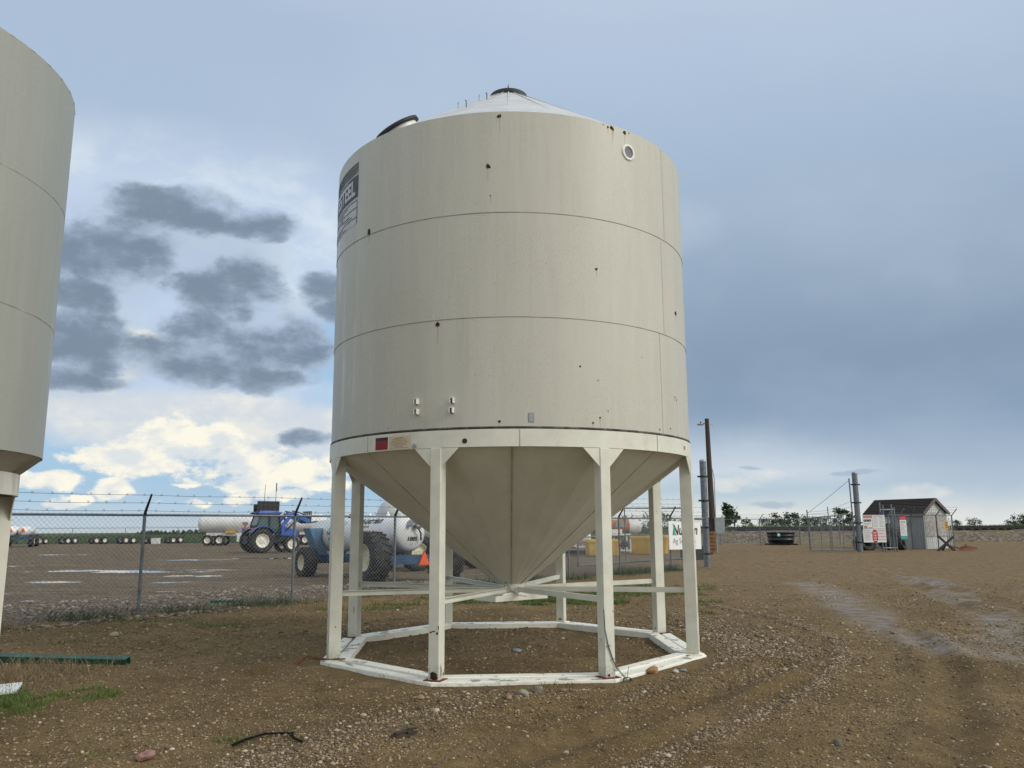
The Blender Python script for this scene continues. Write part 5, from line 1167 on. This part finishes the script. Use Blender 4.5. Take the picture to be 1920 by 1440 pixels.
# ------------------------------------------------------------------ twin tank wagon at the far left
tw = thing('tank_wagon', 'far wagon with two white tanks and orange triangles at the left edge', 'tank wagon', (-47.3, 80, gz(-47.3, 80)), R(113))
for s_ in (-.5, .5):
    t_ = MB().lathe([(0, -2.6), (.3, -2.5), (.46, -2.3), (.46, 2.3), (.3, 2.5), (0, 2.6)], 28, M=axis_m((0, s_, 1.47), (1, 0, 0))).build('tank', M['tank'], tw)
    MB().prism([(-2.64, s_-.22, 1.42), (-2.64, s_+.22, 1.42), (-2.64, s_, 1.80)], (-.03, 0, 0)).build('slow_sign', M['orange'], t_)
mb = MB(); mb.box((0, .5, .85), (5.4, .14, .22)); mb.box((0, -.5, .85), (5.4, .14, .22)); mb.box((-2.5, 0, .8), (.2, 2.6, .24)); mb.box((1.6, 0, .75), (.2, 2.2, .2)); mb.build('chassis', M['bluedark'], tw)
for x_ in (-1.9, 1.7):
    for s_ in (-1, 1): wheel('wheel', tw, (x_, s_*1.2, .55), (0, s_, 0), .55, .5, M['rimcream'], 16)
# ------------------------------------------------------------------ running gears parked by the far fence
rg_ = None
places = [(116, .93, 72), (168, 1.0, 62), (222, 1.05, 48), (272, 1.05, 56), (317, 1.0, 58), (357, 1.0, 50)]
labs = ['far wagon gear with one white hub facing the yard, first from the left', 'far wagon gear second from the left with its white hub turned right', 'far wagon gear with two overlapping tyres, third from the left in the row',
        'far wagon gear just left of the leaning fence post', 'far wagon gear beside a small white box, right of the fence post', 'far wagon gear nearest the tanker trailer in the row']
for i, (px_, s_, rz_) in enumerate(places):
    Yp = 93.0; x_ = (px_-960)/1536.34*Yp*1.035
    if rg_ is None:
        rg_ = thing('wagon_gear', labs[0], 'wagon gear', (0, 0, 0), 0, 'wagon gears parked along the far fence')
        for a_x in (-.42, .42):
            for b_y in (-.5, .5): wheel('wheel', rg_, (a_x, b_y, .40), (0, -1 if b_y < 0 else 1, 0), .40, .36, M['rim'], 0, .5)
        MB().box((0, 0, .45), (1.5, .12, .12)).box((-.42, 0, .42), (.1, .9, .1)).box((.42, 0, .42), (.1, .9, .1)).build('reach', M['darksteel'], rg_)
        o = rg_
    else:
        o = copy_tree(rg_)
    o['label'] = labs[i]; o.location = (x_, Yp, gz(x_, Yp)); o.rotation_euler[2] = R(rz_); o.scale = (s_,)*3
o = MB().box((0, 0, .3), (.8, .6, .6)).box((0, 0, .62), (.84, .64, .05)).build('white_box', M['whitedirty'], bevel=.02); o.location = (-39.4, 92, gz(-39.4, 92)); tag(o, 'small white box standing at the end of the row of wagon gears', 'box')
# ------------------------------------------------------------------ far fences
def line_fence(label, pts, H, posts, arms=True, dia=.16, r=.004, wires=2, arm_dir=(.6, -.3)):
    f_ = thing('chainlink_fence', label, 'fence', (0, 0, 0)); pts = [Vector((*p, 0)) for p in pts]
    for p_, q_ in zip(pts[:-1], pts[1:]):
        L = (q_-p_).length; n_ = max(1, round(L/posts)); zt = lambda v: gz(v.x, v.y)+H
        for i in range(n_+1):
            v = p_.lerp(q_, i/n_); z = gz(v.x, v.y)
            ps = MB().tube([(v.x, v.y, z-.1), (v.x, v.y, z+H)], .032, 8).build('post', M['galvdark'], f_)
            if arms: MB().tube([(v.x, v.y, z+H-.03), (v.x+arm_dir[0]*.4, v.y+arm_dir[1]*.4, z+H+.32)], .024, 6).build('barb_arm', M['galvdark'], ps)
        MB().tube([up(p_, zt(p_)), up(q_, zt(q_))], .024, 6).build('top_rail', M['galvdark'], f_)
        mb = MB(); fence_mesh(mb, p_, q_, min(zt(p_), zt(q_)), dia, r); mb.build('chain_mesh', M['wire'], f_)
        for k in range(wires):
            kk = .15+.17*k; off = Vector((arm_dir[0]*kk, arm_dir[1]*kk, 0)); mb = MB(); mb.tube([up(p_+off, zt(p_)+.8*kk), up(q_+off, zt(q_)+.8*kk)], .006, 4); mb.build('barbed_wire', M['barb'], f_)
    return f_
line_fence('long fence in front of the railway with arms leaning right', [(10.6, 52.5), (20.4, 52)], 1.6, 2.55)
line_fence('fence in front of the grey shed, with arms and a blue bag beside the signs', [(18.2, 40.3), (20.1, 42.0), (21.4, 42.0), (22.35, 42.3)], 1.7, 1.6, wires=3)
line_fence('distant fence along the green field behind the wagon gears', [(-62, 94.5), (-14, 94.5)], 1.75, 6.2, arms=False, dia=.3, r=.006, wires=1)
# walk gate beside the signs
wg = thing('walk_gate', 'narrow gate with doubled upright posts in front of the shed', 'gate', (0, 0, 0))
for x_, x2, h_ in ((17.36, 17.5, 2.3), (17.9, 18.02, 2.2)):
    for xx_, hh_ in ((x_, h_), (x2, h_-.12)):
        zg = gz(xx_, 39.2); MB().tube([(xx_, 39.2, zg-.1), (xx_, 39.2, zg+hh_)], .035, 10).build('upright', M['galvdark'], wg)
zg = gz(17.7, 39.2)
for z in (.18, 1.95): MB().tube([(17.36, 39.2, zg+z), (18.02, 39.2, zg+z)], .03, 8).build('rail', M['galv'], wg)
o = MB().box((0, 0, 0), (.09, .07, .5)).build('blue_bag', M['bluecloth'], bevel=.02); o.location = (17.34, 39.1, 1.98); tag(o, 'dark blue bag hanging on the walk gate post', 'bag')
# ------------------------------------------------------------------ safety boards
sb = thing('sign_board', 'white safety board of red and black panels beside the tall gate post', 'sign', (16.3, 38.85, 0), R(-6))
def panel(mb, x0, x1, z0, z1, m, e=0.): mb.add([(x0, -e, z0), (x1, -e, z0), (x1, -e, z1), (x0, -e, z1)], [(0, 1, 2, 3)], m)
MB().box((.26, 0, 1.79), (.42, .016, .63)).build('panel', M['signwhite'], sb)['label'] = 'upper left panel with red heading and large digits'
MB().box((.77, 0, 1.79), (.56, .016, .63)).build('panel', M['signwhite'], sb)['label'] = 'upper right panel of printed rules'
MB().box((.54, 0, 1.155), (1.02, .016, .61)).build('panel', M['signwhite'], sb)['label'] = 'lower panel with first aid and red stop shape'
mb = MB(); wr = lambda u0, v0, e=.013: (lambda u, v: (u0+u, -e, v0+v))
panel(mb, .09, .46, 1.97, 2.08, 1, .010); put_text(mb, 'CAUTION', .1, wr(.11, 1.985), w=.33, h=.08, m=2)
put_text(mb, '0089', .1, wr(.09, 1.79), w=.34, h=.12, m=0, bold=.004)
for k in range(2): panel(mb, .1, .42-.1*k, 1.70-k*.05, 1.715-k*.05, 4, .010)
panel(mb, .10, .24, 1.50, 1.60, 0, .010); panel(mb, .10, .24, 1.53, 1.57, 5, .012); panel(mb, .3, .44, 1.50, 1.53, 0, .010)
put_text(mb, 'SITE RULES', .1, wr(.56, 2.03), w=.4, h=.045, m=1)
for k in range(8):
    panel(mb, .53, .68+.04*(k % 3), 1.98-k*.058, 1.992-k*.058, 4, .010); panel(mb, .8, .93+.04*((k+1) % 3), 1.98-k*.058, 1.992-k*.058, 4, .010)
put_text(mb, 'FIRST AID', .1, wr(.09, 1.355), w=.26, h=.06, m=4)
for k in range(3): panel(mb, .08+.13*k, .16+.13*k, 1.285, 1.305, 0, .010)
for k in range(6): panel(mb, .08, .38-.05*(k % 2), 1.22-k*.055, 1.235-k*.055, 4, .010)
oc = [(.06, -.29), (.12, -.18), (.12, .18), (.06, .29), (-.06, .29), (-.12, .18), (-.12, -.18), (-.06, -.29)]
mb.add([(.555+x_, -.012, 1.14+z_) for x_, z_ in oc], [tuple(range(8))], 1)
for k in range(6): panel(mb, .48, .63, 1.30-k*.075, 1.325-k*.075, 2, .014)
for k, s_ in enumerate(('NO SMOKING', 'NO EATING', 'NO DRINKING', 'NO PETS')): put_text(mb, s_, .1, wr(.70, 1.36-k*.135), w=.32 if k != 1 else .26, h=.055, m=1)
mb.build('printing', [M['ink'], M['signred'], M['signwhite'], M['teal'], M['inkgrey'], M['signyellow']], sb)
s3 = thing('notice_sign', 'tall narrow white notice with red top and teal foot on the shed fence', 'sign', (18.28, 38.95, 0), R(-6))
MB().box((0, 0, 1.52), (.29, .014, 1.06)).build('panel', M['signwhite'], s3)
mb = MB(); panel(mb, -.145, .145, 1.88, 2.05, 1, .009); panel(mb, -.145, .145, .99, 1.14, 3, .009); put_text(mb, 'NOTICE', .1, lambda u, v: (-.1+u, -.012, 1.94+v), w=.2, h=.06, m=2); put_text(mb, 'STOP', .1, lambda u, v: (-.09+u, -.012, 1.73+v), w=.18, h=.08, m=0)
for k in range(8): panel(mb, -.11, .02+.08*((k*7) % 3)/2, 1.66-k*.06, 1.672-k*.06, 4, .009)
mb.build('printing', [M['ink'], M['signred'], M['signwhite'], M['teal'], M['inkgrey']], s3)
s4 = thing('marker_sign', 'small yellow sign hanging on the fence right of the shed', 'sign', (21.95, 42.1, 0), R(-10))
MB().box((0, 0, 1.63), (.15, .014, .42)).build('panel', M['signyellow'], s4); mb = MB()
for k in range(4): panel(mb, -.05, .05, 1.50+.08*k, 1.53+.08*k, 0, .009)
mb.build('printing', M['ink'], s4)
# ------------------------------------------------------------------ shed
sh = thing('shed', 'small grey shed with dark shingled gable roof behind the safety signs', 'shed', (20.99, 42.5, gz(20.5, 43.5)), 0)
eL = Vector((-.5, .866, 0)); eW = Vector((.866, .5, 0)); LS, WS = 3.3, 1.9; HE, HR = 1.82, 2.52
def SP(a, b_, z): return tuple(eL*a+eW*b_+Vector((0, 0, z)))
mb = MB(); mb.prism([SP(0, 0, 0), SP(LS, 0, 0), SP(LS, 0, HE), SP(0, 0, HE)], eW*.06)
for k in range(22): mb.bar(SP(.08+k*.15, -.004, .03), SP(.08+k*.15, -.004, HE-.05), .012, .02, up=eW)
mb.build('front_wall', M['siding'], sh)
mb = MB(); mb.prism([SP(.06, WS, 0), SP(LS, WS, 0), SP(LS, WS, HE), SP(.06, WS, HE)], -eW*.06); mb.prism([SP(LS, .06, 0), SP(LS, WS-.06, 0), SP(LS, WS-.06, HE), SP(LS, .06, HE)], -eL*.06); mb.build('rear_wall', M['siding'], sh)
mb = MB(); mb.prism([SP(0, .065, 0), SP(0, WS, 0), SP(0, WS, HE), SP(0, WS/2, HR-.03), SP(0, .065, HE)], eL*.06)
for k in range(15):
    b_ = .15+k*.155; mb.bar(SP(-.004, b_, .03), SP(-.004, b_, min(HE+ (HR-HE)*(1-abs(b_-WS/2)/(WS/2)), HR)-.06), .02, .03, up=eL)
mb.build('gable_wall', M['sidingwhite'], sh)
mb = MB(); mb.prism([SP(-.022, .08, .62), SP(-.022, WS-.02, .62), SP(-.022, WS-.02, HE-.02), SP(-.022, .08, HE-.02)], -eL*.02); mb.build('sheathing', M['wrap'], sh)
mb = MB(); oh = .14
for s_ in (0, 1):
    b0, b1 = ((-oh, WS/2) if s_ == 0 else (WS+oh, WS/2)); z0 = HE-.06
    q4 = [SP(-oh, b0, z0), SP(LS+oh, b0, z0), SP(LS+oh, b1, HR), SP(-oh, b1, HR)]
    mb.prism(q4 if s_ == 0 else q4[::-1], (0, 0, .06))
    for k in range(9):
        t = (k+.5)/9; a_ = Vector(SP(-oh, b0, z0)).lerp(Vector(SP(-oh, b1, HR)), t); c_ = Vector(SP(LS+oh, b0, z0)).lerp(Vector(SP(LS+oh, b1, HR)), t)
        mb.bar(a_+Vector((0, 0, .065)), c_+Vector((0, 0, .065)), .07, .014)
rfo = mb.build('roof', M['shingle'], sh)
mb = MB()
for s_ in (0, 1):
    b0 = -oh if s_ == 0 else WS+oh; mb.bar(SP(-oh-.02, b0, HE-.06), SP(-oh-.02, WS/2, HR), .03, .15); 
mb.bar(SP(-oh, -oh-.01, HE-.07), SP(LS+oh, -oh-.01, HE-.07), .03, .1)
mb.build('fascia', M['fascia'], rfo)
mb = MB(); mb.prism([SP(1.75, -.02, .05), SP(2.65, -.02, .05), SP(2.65, -.02, 1.7), SP(1.75, -.02, 1.7)], -eW*.02); dr = mb.build('door', mat('grey_door', (.15, .17, .18), .55), sh)
mb = MB(); e2 = -eW
for z0, z1, m_ in ((1.52, 1.64, 1), (1.27, 1.5, 0), (1.08, 1.2, 0), (.98, 1.06, 0)): mb.prism([Vector(SP(1.9, -.043, z0)), Vector(SP(2.2, -.043, z0)), Vector(SP(2.2, -.043, z1)), Vector(SP(1.9, -.043, z1))], e2*.006, m_)
for z_ in (1.3, 1.38, 1.44, 1.13): mb.prism([Vector(SP(1.95, -.05, z_)), Vector(SP(2.15, -.05, z_)), Vector(SP(2.15, -.05, z_+.03)), Vector(SP(1.95, -.05, z_+.03))], e2*.003, 2)
mb.build('door_stickers', [M['signwhite'], mat('pale_blue_print', (.35, .45, .6), .5), M['inkgrey']], dr)
mb = MB(); mb.tube([Vector(SP(.95-.04*0, -.02, .9))+eL*a_+Vector((0, 0, z_)) for a_, z_ in ((.0, 0), (-.1, .02), (-.14, .25), (0, .42), (.06, .35), (-.02, .3), (-.12, .38), (-.2, .5), (-.3, .42), (-.27, .32))], .012, 6); mb.build('painted_mark', M['ink'], sh)
mb = MB(); mb.prism([SP(-.02, -.03, .0), SP(-.02, .06, 0), SP(-.02, .06, HE), SP(-.02, -.03, HE)], -eL*.02); mb.build('corner_trim', M['boxgrey'], sh)
# tyres against the shed
def loose_tyre(x, y, r, w, ax, label, up_=None):
    g_ = thing('discarded_tyre', label, 'tyre', (x, y, gz(x, y))); m_ = axis_m((0, 0, r*.97 if up_ is None else up_), ax)
    mb = MB(); mb.M = m_; mb.lathe([(r*.5, -w*.4), (r*.62, -w*.5), (r*.88, -w*.5), (r*.98, -w*.38), (r, 0), (r*.98, w*.38), (r*.88, w*.5), (r*.62, w*.5), (r*.5, w*.4), (r*.55, 0), (r*.5, -w*.4)], 36)
    for k in range(18):
        a = 2*math.pi*k/18
        for s_ in (-1, 1):
            aa = a+(math.pi/18 if s_ > 0 else 0); mb.bar((r*math.cos(aa), r*math.sin(aa), s_*w*.04), (r*.97*math.cos(aa+.2), r*.97*math.sin(aa+.2), s_*w*.5), .07*r, .08*r, up=(math.cos(aa), math.sin(aa), 0))
    mb.build('tread', M['tyre'], g_)
loose_tyre(18.75, 41.5, .64, .6, (.35, -.9, .3), 'huge tractor tyre leaning behind the safety board')
loose_tyre(17.4, 41.4, .50, .5, (.3, -.9, .6), 'tractor tyre lying tilted under the safety board', .30)
loose_tyre(19.0, 40.9, .30, .3, (.7, -.7, .25), 'small tractor tyre right of the huge one')
# ------------------------------------------------------------------ X barrier and scrap iron
xb = thing('cross_barrier', 'black steel cross barrier standing before the shed corner', 'barrier', (20.75, 40, gz(20.75, 40)))
MB().bar((-.42, 0, .0), (.40, .05, .66), .07, .09).build('beam', M['darksteel'], xb); MB().bar((.40, .02, -.02), (-.36, .02, .70), .07, .09).build('beam', M['darksteel'], xb)
MB().bar((.0, .0, .33), (.15, .7, .0), .07, .09).build('brace', M['darksteel'], xb)
hr = thing('scrap_iron', 'rusty scrap iron blade lying flat right of the black cross', 'scrap', (21.6, 40.2, gz(21.6, 40.2)), R(-8))
MB().bar((-.75, 0, .28), (.1, 0, .06), .08, .05).build('shank', M['iron'], hr); mb = MB(); mb.prism([(-.2, -.2, .02), (.35, -.25, .03), (.68, -.1, .12), (.4, .05, .2), (.0, .05, .16)], (0, .08, .04)); mb.build('blade', M['iron'], hr)
MB().bar((-.1, -.1, .05), (.25, .1, .3), .06, .05).build('bracket', M['iron'], hr)
# ------------------------------------------------------------------ stock tub
tbx = thing('stock_tub', 'round black stock tub with a green and white cross sign, on a pallet', 'tub', (16.9, 52.6, gz(16.9, 52.6)))
prof = [(.70, .10), (.76, .12), (.79, .30), (.815, .31), (.815, .34), (.80, .35), (.83, .55), (.85, .56), (.85, .59), (.835, .60), (.86, .74), (.90, .75), (.90, .79), (.85, .79), (.80, .60), (.72, .16), (0, .16)]
MB().lathe(prof, 40).build('shell', M['tub'], tbx)
mb = MB(); mb.box((-.38, -.80, .63), (.2, .02, .2), 0); mb.box((-.38, -.815, .63), (.15, .012, .05), 1); mb.box((-.38, -.8155, .63), (.05, .012, .15), 1); mb.build('cross_sign', [M['leafgreen'], M['signwhite']], tbx)
mb = MB()
for k in range(5): mb.box((-.7+.35*k, 0, .075), (.2, 1.5, .03))
for k in (-.6, 0, .6): mb.box((0, k, .03), (1.7, .09, .06))
o = mb.build('pallet', M['wood']); o.location = (16.9, 52.6, gz(16.9, 52.6)); tag(o, 'dark wooden pallet under the black stock tub', 'pallet')
# ------------------------------------------------------------------ railway
mb = MB(); XS = np.arange(8, 260, 1.2); rows = []
for x_ in XS:
    k = float(sst(8, 16, np.array(x_))); y0 = 58.5+.0*x_
    zb = gz(x_, y0-.5)-.1; prof = [(y0-1.4, zb), (y0-.6, zb+.12), (y0+.6, zb+.55*k+.1), (y0+1.6, zb+.80*k+.1), (y0+4.2, zb+.80*k+.1), (y0+6.5, zb+.3*k+.1), (y0+8, zb)]
    rows.append([(x_, y_+random.uniform(-.12, .12), z_+(random.uniform(-.05, .05) if 0 < i < 6 else 0)) for i, (y_, z_) in enumerate(prof)])
vs = [p for r_ in rows for p in r_]; fs = [(i*7+j, (i+1)*7+j, (i+1)*7+j+1, i*7+j+1) for i in range(len(rows)-1) for j in range(6)]
mb.add(vs, fs, 0, True)
bal = bpy.data.materials.new('ballast_gravel'); bal.use_nodes = True; b = NB(bal.node_tree); p_ = bal.node_tree.nodes['Principled BSDF']; oc_ = b.n('ShaderNodeTexCoord').outputs['Object']
v_ = b.n('ShaderNodeTexVoronoi'); v_.inputs['Scale'].default_value = 5.5; b.put(v_.inputs['Vector'], oc_); s_ = b.n('ShaderNodeSeparateColor'); b.put(s_.inputs[0], v_.outputs['Color'])
b.put(p_.inputs['Base Color'], b.mix(b.ss(b.noise(oc_, .35, 5, .65), .45, .65), b.ramp(s_.outputs[0], [(0, (.06, .045, .031)), (.6, (.135, .104, .074)), (1, (.22, .178, .135))]), b.ramp(s_.outputs[1], [(0, (.11, .092, .045)), (1, (.20, .16, .085))]))); p_.inputs['Roughness'].default_value = .9
bn = b.n('ShaderNodeBump'); bn.inputs['Distance'].default_value = .08; b.put(bn.inputs['Height'], v_.outputs['Distance']); b.put(p_.inputs['Normal'], bn.outputs[0])
tag(mb.build('embankment', bal), 'low gravel railway embankment', 'embankment', kind='structure')
zr = gz(30, 58)-.1+.9
rw = thing('railway_track', 'dark railway track running along the top of the gravel embankment', 'railway', (0, 0, 0))
for y_ in (60.7, 62.1): MB().box((135, y_, zr+.24), (238, .07, .16)).box((135, y_, zr+.145), (238, .14, .03)).build('rail', M['darksteel'], rw)
mb = MB()
for k in range(390): mb.box((17+.6*k, 61.4, zr+.06), (.24, 2.5, .14))
o = mb.build('sleepers', M['wood'], rw); o['kind'] = 'stuff'
# ------------------------------------------------------------------ trees and bushes
def tree(x, y, h, w, label, seed, zb=None, n=None, cat='tree', name='tree', group='trees beyond the railway', lsz=.22):
    r2 = np.random.default_rng(seed); z0 = gz(x, y) if zb is None else zb
    t_ = thing(name, label, cat, (x, y, z0), r2.uniform(0, 6), group)
    mb = MB(); tops = []
    mb.tube([(0, 0, -.2), (r2.normal(0, .04)*h, r2.normal(0, .03)*h, h*.4), (r2.normal(0, .05)*h, r2.normal(0, .05)*h, h*.82)], [.035*h, .024*h, .006*h], 8)
    for k in range(7):
        a = r2.uniform(0, 6.28); z_ = h*r2.uniform(.2, .6); e_ = (math.cos(a)*w*.42*r2.uniform(.6, 1), math.sin(a)*w*.42*r2.uniform(.6, 1), z_+h*r2.uniform(.12, .32))
        mb.tube([(0, 0, z_), (e_[0]*.5, e_[1]*.5, (z_+e_[2])/2+.02*h), e_], [.014*h, .01*h, .004*h], 5); tops.append(e_)
    mb.build('trunk', M['bark'], t_)
    n = n or 900; cl = []
    for k in range(16):
        a = r2.uniform(0, 6.28); zz_ = r2.uniform(.2, .95); rr_ = w*.5*math.sqrt(max(.05, 1-((zz_-.5)/.56)**2))*r2.uniform(.25, .95); cl.append((math.cos(a)*rr_, math.sin(a)*rr_, zz_*h, r2.uniform(.12, .24)*w))
    ci = r2.integers(0, 16, n); cc_ = np.array(cl)[ci]; dv = r2.normal(0, 1, (n, 3)); dv /= np.linalg.norm(dv, axis=1)[:, None]; pos = cc_[:, :3]+dv*cc_[:, 3:4]*(r2.random((n, 1))**.45)*np.array([1, 1, .8])
    nn = r2.normal(0, 1, (n, 3)); nn /= np.linalg.norm(nn, axis=1)[:, None]; tt_ = np.cross(nn, r2.normal(0, 1, (n, 3))); tt_ /= np.linalg.norm(tt_, axis=1)[:, None]; bb_ = np.cross(nn, tt_)
    sz = (r2.uniform(.5, 1.2, (n, 1))*lsz*h/4)
    V = np.stack([pos-tt_*sz, pos-bb_*sz*.5, pos+tt_*sz, pos+bb_*sz*.5], 1).reshape(-1, 3); F = (np.arange(n*4).reshape(-1, 4))
    c_ = tri_mesh('crown', V, F, M['leaf']); c_.parent = t_
    return t_
def at_px(px_, Y_): return (px_-960)/1536.34*Y_*1.0+.0
for i, (px_, Y_, h_, w_, lb) in enumerate([
    (1369, 82, 2.6, 2.6, 'bushy green tree right of the wooden pole, the tallest behind the railway'), (1391, 86, 1.5, 1.5, 'small round bush just right of the tallest tree'), (1352, 90, 1.7, 1.4, 'slim dark bush half behind the wooden pole'),
    (1428, 100, 1.5, 2.2, 'low bush left of the black tub above the railway'), (1447, 100, 2.3, 2.6, 'dark bush above the left rim of the black tub'), (1470, 102, 2.7, 3.4, 'wide dark bush directly above the black tub'),
    (1486, 104, 2.5, 3.2, 'wide bush joined to the right of the one above the tub'), (1501, 104, 1.8, 2.2, 'small bush above the right rim of the tub'), (1516, 98, 1.9, 1.8, 'bush behind the left end of the open gate leaf'), (1540, 100, 1.9, 2.6, 'bush behind the middle of the open gate leaf'),
    (1571, 92, 2.9, 2.6, 'dark leaning tree seen through the right part of the open gate leaf'), (1585, 96, 1.6, 2.4, 'low bush at the foot of the leaning tree'), (1812, 100, 1.4, 2.0, 'small lone bush between the shed and the right trees'), (1886, 96, 1.5, 2.4, 'left bush of the dark clump at the right edge'),
    (1903, 98, 1.9, 3.0, 'tall middle bush of the dark clump at the right edge'), (1926, 98, 2.0, 3.4, 'rightmost bush cut by the edge of the photo'), (1779, 90, 1.1, 1.6, 'low bush behind the small yellow sign')]):
    tree(at_px(px_, Y_), Y_, h_*(1.0 if i == 0 else .74), w_*(1 if i == 0 else .9), lb, 100+i, lsz=.3, n=700)
for i, (px_, Y_, h_, lb) in enumerate([(1227, 70, 1.5, 'dark bush seen through the fence behind the yellow bin'), (1178, 74, 1.5, 'dark bush behind the orange tank'), (1155, 78, 1.3, 'low bush left of the orange tank end')]):
    tree(at_px(px_, Y_), Y_, h_, 3.0, lb, 200+i, lsz=.3, n=700, group='bushes behind the orange tank')
# far shelter belt on the left horizon, one mass
r2 = np.random.default_rng(5); V = []; n = 2600; xx = r2.uniform(-250, -15, n); dens = fbm(xx*.06, xx*0+2, 3); kk = dens+.0016*(xx+130) > .60; xx = xx[kk]; n = len(xx); yy = 285+r2.normal(0, 5, n)
hh = r2.random(n)**1.8*1.3; zz = base_z(xx, yy)+hh; s_ = r2.uniform(.3, .7, n)
V = np.stack([np.stack([xx-s_, yy, zz-s_*.4], -1), np.stack([xx+s_, yy+.3*s_, zz-s_*.4], -1), np.stack([xx+s_*.3, yy-.4*s_, zz+s_], -1)], 1).reshape(-1, 3)
tag(tri_mesh('shelter_belt', V, np.arange(3*n).reshape(-1, 3), M['leaf']), 'distant dark shelter belt of trees on the left horizon', 'trees', kind='stuff')
sc.cycles.max_bounces = 6; sc.cycles.diffuse_bounces = 3; sc.cycles.glossy_bounces = 3; sc.cycles.transparent_max_bounces = 6; sc.cycles.caustics_reflective = False; sc.cycles.caustics_refractive = False
sc.cycles.use_adaptive_sampling = True
